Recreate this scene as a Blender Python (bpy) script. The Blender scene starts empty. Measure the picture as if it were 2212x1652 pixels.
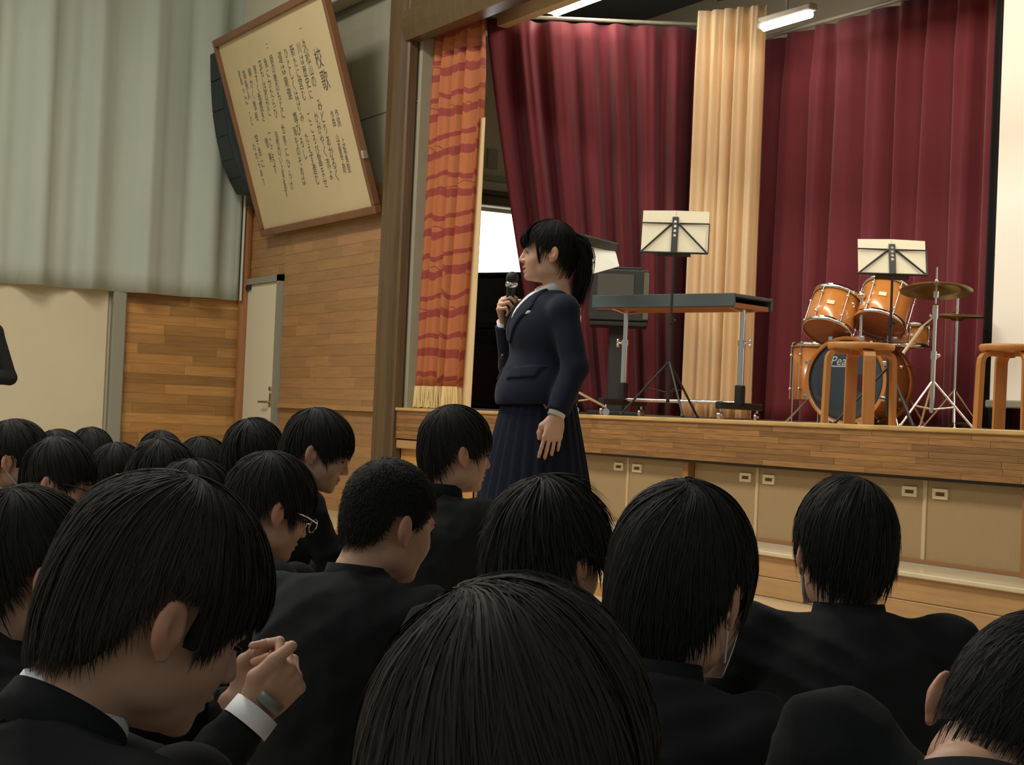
import bpy, bmesh, math, random
import numpy as np
from mathutils import Vector, Matrix

# ------------------------------------------------------------------ camera, world, lights
SC = bpy.context.scene
COL = SC.collection
FPX = 3600.0
YAW, PITCH, ROLL = math.radians(29.35), math.radians(1.21), math.radians(2.46)
CAM = np.array([0.0, 0.0, 0.88])
_h = np.array([-math.cos(YAW), math.sin(YAW), 0]); _r0 = np.array([math.sin(YAW), math.cos(YAW), 0])
_f = _h * math.cos(PITCH) + np.array([0, 0, math.sin(PITCH)]); _u0 = np.cross(_r0, _f)
_r = math.cos(ROLL) * _r0 + math.sin(ROLL) * _u0; _u = math.cos(ROLL) * _u0 - math.sin(ROLL) * _r0
cd = bpy.data.cameras.new('camera'); cd.sensor_fit = 'HORIZONTAL'; cd.sensor_width = 36.0
cd.lens = FPX / 2212.0 * 36.0; cd.clip_start = 0.05; cd.clip_end = 200
cam = bpy.data.objects.new('camera', cd); COL.objects.link(cam)
M = Matrix.Identity(4)
for i in range(3):
    M[i][0] = _r[i]; M[i][1] = _u[i]; M[i][2] = -_f[i]; M[i][3] = CAM[i]
cam.matrix_world = M; SC.camera = cam
SC.view_settings.view_transform = 'Standard'; SC.view_settings.look = 'None'
SC.view_settings.gamma = 1.0; SC.view_settings.use_curve_mapping = False
SC.view_settings.exposure = -0.08

world = bpy.data.worlds.new('hall_ambient'); SC.world = world; world.use_nodes = True
bg = world.node_tree.nodes['Background']; bg.inputs[0].default_value = (0.80, 0.95, 1.0, 1); bg.inputs[1].default_value = 0.30

def area(name, loc, target, sx, sy, power, col):
    ld = bpy.data.lights.new(name, 'AREA'); ld.shape = 'RECTANGLE'; ld.size = sx; ld.size_y = sy
    ld.energy = power; ld.color = col
    o = bpy.data.objects.new(name, ld); COL.objects.link(o); o.location = loc
    d = Vector(target) - Vector(loc); o.rotation_euler = d.to_track_quat('-Z', 'Y').to_euler(); return o
# hall ceiling lamps, and the row of lamps over the stage front
area('hall_lamp', (-6.5, 1.6, 6.3), (-6.5, 1.8, 0), 3.0, 1.2, 240, (1.0, 0.97, 0.88))
area('hall_lamp', (-11.0, 1.6, 6.3), (-11.0, 1.9, 0), 3.0, 1.2, 300, (1.0, 0.95, 0.84))
area('hall_lamp', (-0.5, -2.5, 6.3), (-0.5, -2.5, 0), 3.0, 1.2, 75, (1.0, 0.97, 0.92))
area('hall_lamp', (-7.5, -3.5, 6.3), (-7.5, -3.5, 0), 3.0, 1.2, 250, (1.0, 0.97, 0.90))
area('stage_lamp', (-8.0, 6.72, 4.24), (-8.0, 7.5, 0.9), 2.8, 0.25, 54, (1.0, 0.88, 0.72))
area('stage_lamp', (-5.2, 6.72, 4.24), (-6.2, 7.5, 0.9), 2.4, 0.25, 60, (1.0, 0.88, 0.72))

# ------------------------------------------------------------------ helpers
def ray(x, y): return _f + _r * (x - 1106) / FPX - _u * (y - 826) / FPX
def WY(x, y, Y): d = ray(x, y); return CAM + d * (Y - CAM[1]) / d[1]
def WX(x, y, X): d = ray(x, y); return CAM + d * (X - CAM[0]) / d[0]
def WD(x, y, D): return CAM + ray(x, y) * D
def V(*a): return np.array(a, float)
def unit(v): v = np.asarray(v, float); return v / max(1e-9, np.linalg.norm(v))
def rx(a): c, s = math.cos(a), math.sin(a); return np.array([[1, 0, 0], [0, c, -s], [0, s, c]])
def ry(a): c, s = math.cos(a), math.sin(a); return np.array([[c, 0, s], [0, 1, 0], [-s, 0, c]])
def rz(a): c, s = math.cos(a), math.sin(a); return np.array([[c, -s, 0], [s, c, 0], [0, 0, 1]])
RAD = math.radians

def frame(d):
    d = unit(d); a = V(0, 0, 1) if abs(d[2]) < .9 else V(1, 0, 0)
    e1 = unit(np.cross(a, d)); return e1, np.cross(d, e1), d

def mesh_np(name, v, f, smooth=True):
    me = bpy.data.meshes.new(name)
    v = np.asarray(v, np.float32)
    if isinstance(f, np.ndarray) and f.ndim == 2:
        n, k = f.shape
        me.vertices.add(len(v)); me.vertices.foreach_set('co', v.ravel())
        me.loops.add(n * k); me.loops.foreach_set('vertex_index', f.astype(np.int32).ravel())
        me.polygons.add(n); me.polygons.foreach_set('loop_start', np.arange(0, n * k, k, dtype=np.int32))
        me.polygons.foreach_set('loop_total', np.full(n, k, np.int32))
        me.update(calc_edges=True)
    else:
        me.from_pydata([tuple(map(float, p)) for p in v], [], [tuple(int(i) for i in q) for q in f]); me.update()
    if smooth: me.polygons.foreach_set('use_smooth', np.ones(len(me.polygons), bool))
    return me

class MB:
    """collects shapes in world space; becomes ONE mesh"""
    def __init__(s): s.v = []; s.f = []; s.sm = []
    def add(s, v, f, smooth=False):
        o = len(s.v); s.v.extend([tuple(map(float, p)) for p in v]); s.f.extend([tuple(int(i) + o for i in q) for q in f]); s.sm.extend([smooth] * len(f)); return s
    def box(s, c, size, R=None, bev=0.0):
        c = np.asarray(c, float); hx, hy, hz = [q / 2 for q in size]; R = np.eye(3) if R is None else R
        if bev <= 0:
            v = [c + R @ V(x, y, z) for x in (-hx, hx) for y in (-hy, hy) for z in (-hz, hz)]
            return s.add(v, [(0, 1, 3, 2), (4, 6, 7, 5), (0, 4, 5, 1), (2, 3, 7, 6), (0, 2, 6, 4), (1, 5, 7, 3)])
        b = min(bev, hx * .9, hy * .9, hz * .9); v = []; idx = {}
        for ix, x in enumerate((-1, 1)):
            for iy, y in enumerate((-1, 1)):
                for iz, z in enumerate((-1, 1)):
                    for k in range(3):
                        p = V(x * (hx - b), y * (hy - b), z * (hz - b)); p[k] += (x, y, z)[k] * b
                        idx[(ix, iy, iz, k)] = len(v); v.append(c + R @ p)
        f = []
        for k in range(3):
            a, bb = (k + 1) % 3, (k + 2) % 3
            for sgn in (0, 1):
                q = []
                for (i, j) in ((0, 0), (1, 0), (1, 1), (0, 1)):
                    t = [0, 0, 0]; t[k] = sgn; t[a] = i; t[bb] = j; q.append(idx[(*t, k)])
                f.append(q if sgn else q[::-1])
        for k in range(3):
            a, bb = (k + 1) % 3, (k + 2) % 3
            for i in (0, 1):
                for j in (0, 1):
                    t0 = [0, 0, 0]; t0[a] = i; t0[bb] = j; t1 = list(t0); t1[k] = 1
                    q = [idx[(*t0, a)], idx[(*t1, a)], idx[(*t1, bb)], idx[(*t0, bb)]]
                    f.append(q if (i == j) else q[::-1])
        for ix in (0, 1):
            for iy in (0, 1):
                for iz in (0, 1):
                    q = [idx[(ix, iy, iz, k)] for k in range(3)]; f.append(q if (ix + iy + iz) % 2 else q[::-1])
        return s.add(v, f)
    def cyl(s, p0, p1, r0, r1=None, seg=14, cap=True):
        r1 = r0 if r1 is None else r1; p0 = np.asarray(p0, float); p1 = np.asarray(p1, float)
        e1, e2, _ = frame(p1 - p0); v = []
        for p, r in ((p0, r0), (p1, r1)):
            for k in range(seg):
                a = 2 * math.pi * k / seg; v.append(p + r * (math.cos(a) * e1 + math.sin(a) * e2))
        s.add(v, [(k, (k + 1) % seg, seg + (k + 1) % seg, seg + k) for k in range(seg)], True)
        if cap:
            s.add(v[:seg], [tuple(range(seg))[::-1]]); s.add(v[seg:], [tuple(range(seg))])
        return s
    def tube(s, pts, r, seg=10, closed=False):
        pts = [np.asarray(p, float) for p in pts]; n = len(pts); rr = r if hasattr(r, '__len__') else [r] * n; v = []
        e = None
        for i, p in enumerate(pts):
            t = unit(pts[(i + 1) % n if closed else min(i + 1, n - 1)] - pts[(i - 1) % n if closed else max(i - 1, 0)])
            if e is None: e = frame(t)[0]
            e = unit(e - t * (e @ t)); b = np.cross(t, e)
            for k in range(seg):
                a = 2 * math.pi * k / seg; v.append(p + rr[i] * (math.cos(a) * e + math.sin(a) * b))
        f = []
        for i in range(n if closed else n - 1):
            j = (i + 1) % n
            for k in range(seg):
                f.append((i * seg + k, i * seg + (k + 1) % seg, j * seg + (k + 1) % seg, j * seg + k))
        s.add(v, f, True)
        if not closed:
            s.add(v[:seg], [tuple(range(seg))[::-1]]); s.add(v[-seg:], [tuple(range(seg))])
        return s
    def lathe(s, prof, o, d, seg=32, smooth=True):
        """prof: (radius, height along d)"""
        e1, e2, d = frame(d); o = np.asarray(o, float); v = []; m = len(prof)
        for k in range(seg):
            a = 2 * math.pi * k / seg
            for (r, z) in prof: v.append(o + d * z + max(r, 1e-5) * (math.cos(a) * e1 + math.sin(a) * e2))
        f = []
        for k in range(seg):
            j = (k + 1) % seg
            for i in range(m - 1): f.append((k * m + i, j * m + i, j * m + i + 1, k * m + i + 1))
        return s.add(v, f, smooth)
    def prism(s, poly, o, ex, ey, ez, t, smooth=False):
        """closed 2d outline in plane (ex,ey), extruded t along ez"""
        n = len(poly); o = np.asarray(o, float)
        a = [o + ex * x + ey * y for x, y in poly]; b = [p + ez * t for p in a]
        s.add(a + b, [(i, (i + 1) % n, n + (i + 1) % n, n + i) for i in range(n)], smooth)
        s.add(a, [tuple(range(n))[::-1]]); s.add(b, [tuple(range(n))]); return s
    def ball(s, c, r, seg=12, ring=8, R=None):
        c = np.asarray(c, float); r = V(r, r, r) if np.isscalar(r) else np.asarray(r, float); R = np.eye(3) if R is None else R
        v = []; f = []
        for i in range(ring + 1):
            t = math.pi * i / ring
            for k in range(seg):
                a = 2 * math.pi * k / seg
                v.append(c + R @ (r * V(math.sin(t) * math.cos(a), math.sin(t) * math.sin(a), math.cos(t))))
        for i in range(ring):
            for k in range(seg): f.append((i * seg + k, (i + 1) * seg + k, (i + 1) * seg + (k + 1) % seg, i * seg + (k + 1) % seg))
        return s.add(v, f, True)
    def mesh(s, name, off=(0, 0, 0)):
        me = bpy.data.meshes.new(name); off = np.asarray(off, float)
        me.from_pydata([tuple(np.asarray(p) - off) for p in s.v], [], s.f); me.update()
        me.polygons.foreach_set('use_smooth', np.array(s.sm, bool))
        bm = bmesh.new(); bm.from_mesh(me); bmesh.ops.recalc_face_normals(bm, faces=bm.faces); bm.to_mesh(me); bm.free()
        return me

def link(name, data, parent=None, mat=None, loc=None):
    o = bpy.data.objects.new(name, data); COL.objects.link(o)
    if parent is not None: o.parent = parent
    if mat is not None and data is not None and hasattr(data, 'materials') and len(data.materials) == 0: data.materials.append(mat)
    if loc is not None: o.location = loc
    return o
def tag(o, label=None, cat=None, group=None, kind=None):
    if label: o['label'] = label
    if cat: o['category'] = cat
    if group: o['group'] = group
    if kind: o['kind'] = kind
    return o
def thing(name, loc, label, cat, group=None):
    o = link(name, None, loc=tuple(map(float, loc))); o.empty_display_size = .1
    tag(o, label, cat, group); o['_o'] = [float(q) for q in loc]; return o
def org(root):
    q = V(0, 0, 0)
    while root is not None:
        q = q + np.array(root.location); root = root.parent
    return q
def part(root, name, mb, mat, label=None):
    o = link(name, mb.mesh(name, org(root)), root, mat)
    if label: o['label'] = label
    return o
def single(name, mb, mat, label, cat, group=None, loc=(0, 0, 0)):
    o = link(name, mb.mesh(name, loc), None, mat, loc=tuple(map(float, loc))); return tag(o, label, cat, group)
def struct(name, mb, mat, parent=None):
    o = link(name, mb.mesh(name), parent, mat)
    if parent is None: o['kind'] = 'structure'
    return o
def copy_tree(o, parent=None):
    c = o.copy(); COL.objects.link(c); c.parent = parent
    for ch in list(o.children): copy_tree(ch, c)
    return c

# ------------------------------------------------------------------ materials
def lin(c):
    return tuple((q / 12.92 if q <= .04045 else ((q + .055) / 1.055) ** 2.4) for q in c)
def S(r, g, b): return lin((r / 255, g / 255, b / 255))
MATS = {}
def mat(name, col, rough=.6, metal=0.0, bump=0.0, bscale=40, var=0.0, vscale=6, stretch=(1, 1, 1), emit=None, estr=0, coat=0, sheen=0, rand=0.0, spec=.5, sss=0.0, trans=0.0, vcol=False):
    if name in MATS: return MATS[name]
    m = bpy.data.materials.new(name); m.use_nodes = True; nt = m.node_tree; N = nt.nodes; L = nt.links
    b = N['Principled BSDF']; b.inputs['Base Color'].default_value = (*col, 1); b.inputs['Roughness'].default_value = rough
    b.inputs['Metallic'].default_value = metal; b.inputs['Specular IOR Level'].default_value = spec
    if coat: b.inputs['Coat Weight'].default_value = coat; b.inputs['Coat Roughness'].default_value = .12
    if sheen: b.inputs['Sheen Weight'].default_value = sheen; b.inputs['Sheen Roughness'].default_value = .5
    if sss: b.inputs['Subsurface Weight'].default_value = sss; b.inputs['Subsurface Radius'].default_value = (.01, .004, .002)
    if trans: b.inputs['Transmission Weight'].default_value = trans
    if emit: b.inputs['Emission Color'].default_value = (*emit, 1); b.inputs['Emission Strength'].default_value = estr
    cur = None
    if bump or var:
        tc = N.new('ShaderNodeTexCoord'); mp = N.new('ShaderNodeMapping'); mp.inputs['Scale'].default_value = stretch
        L.new(tc.outputs['Object'], mp.inputs['Vector'])
        if rand:
            oi = N.new('ShaderNodeObjectInfo'); mul = N.new('ShaderNodeMath'); mul.operation = 'MULTIPLY'; mul.inputs[1].default_value = 37.0
            L.new(oi.outputs['Random'], mul.inputs[0]); L.new(mul.outputs[0], mp.inputs['Location'])
    if var:
        n = N.new('ShaderNodeTexNoise'); n.inputs['Scale'].default_value = vscale; n.inputs['Detail'].default_value = 5
        L.new(mp.outputs[0], n.inputs['Vector'])
        mr = N.new('ShaderNodeMapRange'); mr.inputs['From Min'].default_value = .3; mr.inputs['From Max'].default_value = .7
        mr.inputs['To Min'].default_value = 1 - var; mr.inputs['To Max'].default_value = 1 + var; L.new(n.outputs['Fac'], mr.inputs['Value'])
        cur = mr.outputs[0]
    if rand:
        oi2 = N.new('ShaderNodeObjectInfo'); mr2 = N.new('ShaderNodeMapRange'); mr2.inputs['To Min'].default_value = 1 - rand; mr2.inputs['To Max'].default_value = 1 + rand
        L.new(oi2.outputs['Random'], mr2.inputs['Value'])
        if cur:
            mm = N.new('ShaderNodeMath'); mm.operation = 'MULTIPLY'; L.new(cur, mm.inputs[0]); L.new(mr2.outputs[0], mm.inputs[1]); cur = mm.outputs[0]
        else: cur = mr2.outputs[0]
    if cur:
        vm = N.new('ShaderNodeVectorMath'); vm.operation = 'SCALE'; vm.inputs[0].default_value = col; L.new(cur, vm.inputs['Scale']); L.new(vm.outputs[0], b.inputs['Base Color'])
    if vcol:
        at = N.new('ShaderNodeAttribute'); at.attribute_name = 'tint'
        L.new(at.outputs['Color'], b.inputs['Base Color'])
    if bump:
        n2 = N.new('ShaderNodeTexNoise'); n2.inputs['Scale'].default_value = bscale; n2.inputs['Detail'].default_value = 4; L.new(mp.outputs[0], n2.inputs['Vector'])
        bp = N.new('ShaderNodeBump'); bp.inputs['Strength'].default_value = bump; bp.inputs['Distance'].default_value = .01
        L.new(n2.outputs['Fac'], bp.inputs['Height']); L.new(bp.outputs[0], b.inputs['Normal'])
    MATS[name] = m; return m

WOODW = mat('wall_wood', S(166, 122, 70), .38, var=.16, vscale=3, stretch=(1, 1, 14), rand=.28, bump=.08, bscale=30, spec=.4)
WOODF = mat('front_wall_wood', S(160, 120, 78), .38, var=.12, vscale=3, stretch=(1, 1, 14), rand=.11, bump=.06, bscale=30, spec=.4)
WOODS = mat('stage_wood', S(142, 102, 58), .45, var=.25, vscale=4, stretch=(1.5, 1, 22), rand=.26, bump=.1, bscale=30)
WOODP = mat('plywood_step', S(176, 138, 92), .4, var=.12, vscale=3, stretch=(1, 6, 14))
WOODD = mat('dark_portal_wood', S(92, 72, 48), .35, var=.18, vscale=3, stretch=(14, 14, .8), bump=.06, spec=.5)
WOODST = mat('stool_birch', S(188, 130, 68), .4, var=.10, vscale=5, stretch=(6, 6, 1))
PLAST = mat('plaster_beige', S(196, 184, 156), .85, var=.05, vscale=3, bump=.05, bscale=120)
PLASTG = mat('plaster_grey', S(150, 146, 126), .9, var=.06, vscale=3, bump=.05, bscale=90)
PLASTL = mat('plaster_light', S(205, 198, 176), .9)
STEELG = mat('grey_painted_steel', S(140, 138, 122), .5)
DOORW = mat('cream_door_paint', S(218, 212, 184), .5)
CHROME = mat('chrome', (.78, .76, .72), .16, metal=1.0)
BRASSD = mat('brushed_handle', (.45, .38, .25), .35, metal=1.0)
BLACKM = mat('black_metal', (.012, .012, .012), .45)
BLACKS = mat('black_speaker_cabinet', S(44, 54, 58), .6)
CABD = mat('cabinet_laminate', S(158, 132, 94), .5, var=.05, vscale=14, stretch=(20, 20, 1))
CABF = mat('cabinet_edge', S(196, 172, 132), .5)
PULL = mat('cream_pull', S(226, 210, 168), .45)
PULLD = mat('pull_recess', S(96, 66, 34), .7)
# ------------------------------------------------------------------ the hall
rng = random.Random(7)
XL, YF = -15.95, 5.87            # left wall plane, front wall plane
ZS = 0.922                       # stage floor height
FLOOR = mat('hall_floor', S(196, 174, 138), .28, var=.10, vscale=2.5, stretch=(1, 9, 1), coat=.3)
floor = struct('floor', MB().box((-5, -1.0, -.05), (23, 14.0, .1)), FLOOR)
BAND = mat('court_band_paint', S(160, 112, 62), .3, var=.05)
struct('court_band', MB().box((-4, 4.74, .0006), (18, .38, .0012)), BAND, floor)
CEIL = mat('ceiling_panel', S(176, 176, 166), .9)
struct('ceiling', MB().box((-5, -1.0, 7.05), (23, 14.0, .1)), CEIL)

def planks(parent, o, ex, ez, ny, width, height, rowh, mlen, m, thick=.012, seed=1, name='plank', maxn=300):
    """separate boards laid in rows on a wall: o = lower corner, ex along, ez up, ny outward"""
    rg = random.Random(seed); cache = {}; rows = int(round(height / rowh)); rowh = height / rows; n = 0
    R = Matrix((tuple(ex), tuple(-np.asarray(ny)), tuple(ez))).transposed().to_4x4()
    for r in range(rows):
        x = -rg.random() * mlen * .8
        while x < width - 1e-4 and n < maxn:
            L = round(mlen * (.6 + .8 * rg.random()), 2); a, b = max(0, x), min(width, x + L)
            if width - b < .12: b = width
            if b - a > .02:
                key = round(b - a, 2)
                if key not in cache: cache[key] = MB().box((0, 0, 0), (b - a - .0012, thick, rowh - .0010), bev=.0012).mesh(name)
                q = np.asarray(o) + np.asarray(ex) * (a + b) / 2 + np.asarray(ez) * (r + .5) * rowh + np.asarray(ny) * (thick / 2 + rg.uniform(0, .0015))
                ob = link(name, cache[key], parent, m); Rm = R.copy(); Rm.translation = Vector(q); ob.matrix_local = Rm; n += 1
            x = b if b == width else x + L
    return n

# left wall: plaster with a grey post, then a panel of boards next to the corner
wl = struct('wall_left', MB().box((XL - .15, -1.0, 3.5), (.3, 14.0, 7.0)), PLAST)
planks(wl, (XL, 4.62, .0), (0, 1, 0), (0, 0, 1), (1, 0, 0), 1.22, 2.03, .0967, .62, WOODW, seed=3)
struct('wall_post', MB().box((XL + .05, 4.55, 1.5), (.10, .13, 3.0), bev=.01), STEELG, wl)
SLIDE = mat('sliding_door_face', S(204, 192, 162), .75, var=.03, vscale=2)
d2 = struct('door_2', MB().box((XL + .02, 2.95, 1.2), (.04, 3.0, 2.4), bev=.004), SLIDE)
part(d2, 'door_pull', MB().box((XL + .045, 1.62, 1.0), (.012, .05, .18), bev=.004), BRASSD)
# front wall beside the stage: boards below, grey plaster above
wf = struct('wall_front', MB().box((-14.1, YF + .15, 3.5), (3.9, .3, 7.0)), PLASTG)
planks(wf, (-14.93, YF, 0), (1, 0, 0), (0, 0, 1), (0, -1, 0), 2.36, 2.82, .0972, .72, WOODF, seed=5)
planks(wf, (-15.95, YF, 2.16), (1, 0, 0), (0, 0, 1), (0, -1, 0), 1.02, .66, .0972, .6, WOODF, seed=6)
struct('cornice_band', MB().box((-14.1, YF - .10, 5.35), (3.9, .2, 1.75), bev=.01), PLASTL, wf)
struct('joint_strip', MB().box((-13.4, YF - .004, 3.42), (2.4, .008, .012)), STEELG, wf)
struct('trim_3', MB().cyl((XL + .07, YF - .06, 0), (XL + .07, YF - .06, 2.88), .055, seg=20), mat('corner_post_varnish', S(150, 98, 52), .2, var=.08, vscale=3, stretch=(8, 8, 1), coat=.6))
# door in the front wall
dr = struct('door_1', MB().box((-15.45, YF - .02, 1.055), (.93, .04, 2.07), bev=.004), DOORW)
fr = MB().box((-15.95 + .03, YF - .03, 1.075), (.055, .07, 2.15)).box((-14.965, YF - .03, 1.075), (.06, .07, 2.15)).box((-15.45, YF - .03, 2.12), (1.03, .07, .06))
part(dr, 'door_frame', fr, STEELG)
hd = MB().cyl((-15.10, YF - .045, .93), (-15.10, YF - .10, .93), .012, seg=10).cyl((-15.10, YF - .10, .93), (-15.24, YF - .10, .93), .011, seg=10)
part(dr, 'door_handle', hd, BRASSD)
part(dr, 'lock_plate', MB().box((-15.08, YF - .044, .95), (.05, .01, .13), bev=.003).cyl((-15.08, YF - .04, 1.06), (-15.08, YF - .06, 1.06), .02, seg=12), BRASSD)
part(dr, 'hinge', MB().cyl((-15.945, YF - .07, 1.72), (-15.945, YF - .07, 1.90), .014, seg=10), CHROME)
part(dr, 'door_closer', MB().box((-15.80, YF - .055, 2.06), (.14, .03, .04), bev=.005), BLACKM)

# dark wooden portal: post with moulded profile, and lintel
px0, px1, py = -12.565, -12.20, 5.75
prof = [(px0, YF + .05), (px0, py + .03), (px0 + .02, py), (px0 + .075, py), (px0 + .085, py + .025), (px0 + .105, py + .025), (px0 + .115, py - .02), (px0 + .20, py - .035), (px0 + .285, py - .02), (px0 + .30, py + .015), (px1 - .015, py + .015), (px1, py + .03), (px1, py + .10), (px1 - .03, py + .11), (px1 - .03, 6.25), (px0 + .1, 6.25)]
struct('trim_1', MB().prism(prof, (0, 0, 0), V(1, 0, 0), V(0, 1, 0), V(0, 0, 1), 4.75), WOODD)
lp = [(py, 3.90), (py - .03, 4.00), (py - .035, 4.08), (py - .02, 4.14), (py + .02, 4.16), (py + .02, 4.3), (py, 4.32), (py, 4.75), (5.95, 4.75), (5.95, 3.93), (py + .12, 3.93), (py + .11, 3.90)]
struct('trim_2', MB().prism(lp, (px1 - .04, 0, 0), V(0, 1, 0), V(0, 0, 1), V(1, 0, 0), 15.6), WOODD)
struct('wall_front_upper', MB().box((-4.6, 6.02, 5.9), (15.3, .3, 2.3)), PLASTG)

# ------------------------------------------------------------------ stage
stg = struct('stage_platform', MB().box((-5.9, 7.6, ZS - .02), (18.0, 3.56, .04)).box((-5.4, 5.84, .80), (13.6, .05, .235)), mat('stage_boards', S(172, 132, 84), .35, var=.12, vscale=3, stretch=(1, 14, 1)))
planks(stg, (-12.19, 5.815, .675), (1, 0, 0), (0, 0, 1), (0, -1, 0), 9.6, .222, .0317, .62, WOODS, thick=.016, seed=11, name='fascia_strip')
struct('stage_nosing', MB().box((-5.4, 5.85, ZS - .012), (13.6, .13, .026), bev=.006), mat('worn_nosing', S(196, 160, 104), .4, var=.2, vscale=5, stretch=(1, 5, 5)), stg)
struct('stage_rail_shadow_gap', MB().box((-5.4, 5.85, .667), (13.6, .03, .016)), BLACKM, stg)
sp_ = MB().box((-11.55, 5.87, .33), (1.28, .03, .68))
struct('bay_panel', sp_, mat('bay_panel_wood', S(196, 144, 78), .4, var=.1, vscale=3, stretch=(1, 1, 12)), stg)
struct('bay_rail', MB().box((-11.55, 5.83, .63), (1.28, .05, .07), bev=.006), WOODP, stg)
bays = [(-10.88, -9.63), (-9.57, -8.265), (-8.21, -6.955), (-6.90, -5.56), (-5.50, -4.2)]
cab_lab = ['hidden storage bay under the stage behind the row of boys', 'under-stage cabinet with sliding doors beside the standing student', 'under-stage cabinet with sliding doors in front of the percussion table',
           'under-stage cabinet with sliding doors below the drum kit', 'under-stage cabinet with sliding doors below the projection screen']
cab_lab[0] = 'under-stage cabinet with sliding doors hidden behind the standing student'
for (a, b), lab in zip(bays, cab_lab):
    t = thing('stage_cabinet', ((a + b) / 2, 5.9, .245), lab, 'cabinet', 'sliding cabinets under the stage'); c = (a + b) / 2
    part(t, 'carcass', MB().box((c, 5.945, .453), (b - a, .05, .425)).box((a - .0275, 5.89, .453), (.055, .07, .425)).box((c, 5.905, .252), (b - a, .06, .022)), mat('carcass_wood', S(150, 104, 62), .5))
    for sgn in (-1, 1):
        w = (b - a) / 2; cx = c + sgn * w / 2; yy = 5.895 + (.012 if sgn < 0 else 0)
        dmb = MB().box((cx, yy, .455), (w - .012, .012, .41), bev=.002)
        d = part(t, 'sliding_door', dmb, CABD)
        part(d, 'door_edge', MB().box((c + sgn * .012, yy - .004, .455), (.018, .018, .41), bev=.003), CABF)
        hx = c + sgn * .115
        hpl = MB().box((hx, yy - .010, .612), (.105, .010, .016)).box((hx, yy - .010, .577), (.105, .010, .016)).box((hx - .043, yy - .010, .595), (.022, .010, .02)).box((hx + .043, yy - .010, .595), (.022, .010, .02))
        hp = part(d, 'pull_plate', hpl, PULL); part(d, 'pull_recess', MB().box((hx, yy - .0065, .595), (.07, .004, .02)), PULLD)
# long low step along the stage
st = thing('stage_step', (-5, 5.65, 0), 'long low wooden step running along the foot of the stage', 'step')
part(st, 'tread', MB().box((-4.4, 5.665, .228), (13.2, .40, .024), bev=.005), mat('step_tread', S(206, 192, 160), .3, var=.08, vscale=4, coat=.3))
part(st, 'riser_board', MB().box((-4.4, 5.505, .160), (13.2, .03, .112), bev=.004), WOODP)
part(st, 'riser_board', MB().box((-4.4, 5.503, .052), (13.2, .03, .100), bev=.004), WOODP)
# stage enclosure
DARK = mat('stage_loft_dark', S(58, 60, 56), .9)
struct('ceiling_stage', MB().box((-5.9, 7.7, 5.0), (18.4, 3.6, .1)), DARK)
struct('wall_stage_back', MB().box((-5.9, 9.35, 2.95), (18.4, .2, 4.1)), PLAST)
wy0, wy1, wz0, wz1 = 7.25, 8.95, 1.95, 3.03; XS = -15.0
wsd = MB().box((XS - .1, 6.65, 2.95), (.2, wy0 - 6.05, 4.1)).box((XS - .1, 9.12, 2.95), (.2, 9.29 - wy1, 4.1)).box((XS - .1, (wy0 + wy1) / 2, (ZS + wz0) / 2), (.2, wy1 - wy0, wz0 - ZS)).box((XS - .1, (wy0 + wy1) / 2, (wz1 + 5) / 2), (.2, wy1 - wy0, 5 - wz1))
wss = struct('wall_stage_side', wsd, PLAST)
win = struct('window_1', MB().box((XS - .12, (wy0 + wy1) / 2, wz0 + .02), (.1, wy1 - wy0, .04)).box((XS - .12, (wy0 + wy1) / 2, wz1 - .02), (.1, wy1 - wy0, .04)).box((XS - .12, wy0 + .02, (wz0 + wz1) / 2), (.1, .04, wz1 - wz0)).box((XS - .12, wy1 - .02, (wz0 + wz1) / 2), (.1, .04, wz1 - wz0)), STEELG)
part(win, 'window_pane', MB().box((XS - .13, (wy0 + wy1) / 2, (wz0 + wz1) / 2), (.02, wy1 - wy0 - .06, wz1 - wz0 - .06)), mat('daylit_frosted_glass', (.9, .9, .9), .3, emit=(.95, 1, 1), estr=4.0))
part(win, 'window_head', MB().box((XS + .03, (wy0 + wy1) / 2, wz1 + .05), (.10, wy1 - wy0 + .2, .10), bev=.01).box((XS + .02, (wy0 + wy1) / 2, wz1 + .14), (.05, wy1 - wy0 + .2, .05), bev=.008), WOODD)
part(wss, 'picture_rail', MB().box((XS + .02, 7.9, 3.32), (.04, 2.6, .05)), PLASTG)
tg = MB().box((XS + .015, 8.08, 3.52), (.03, .12, .20), bev=.006)
single('wall_switch_box', tg, PLASTG, 'small grey switch box on the stage side wall above the window', 'switch box', loc=(XS + .03, 8.08, 3.42))
struct('ceiling_beam', MB().box((-6.0, 6.46, 4.50), (18, .10, .88)), mat('beam_paint', S(222, 208, 176), .85))

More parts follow.
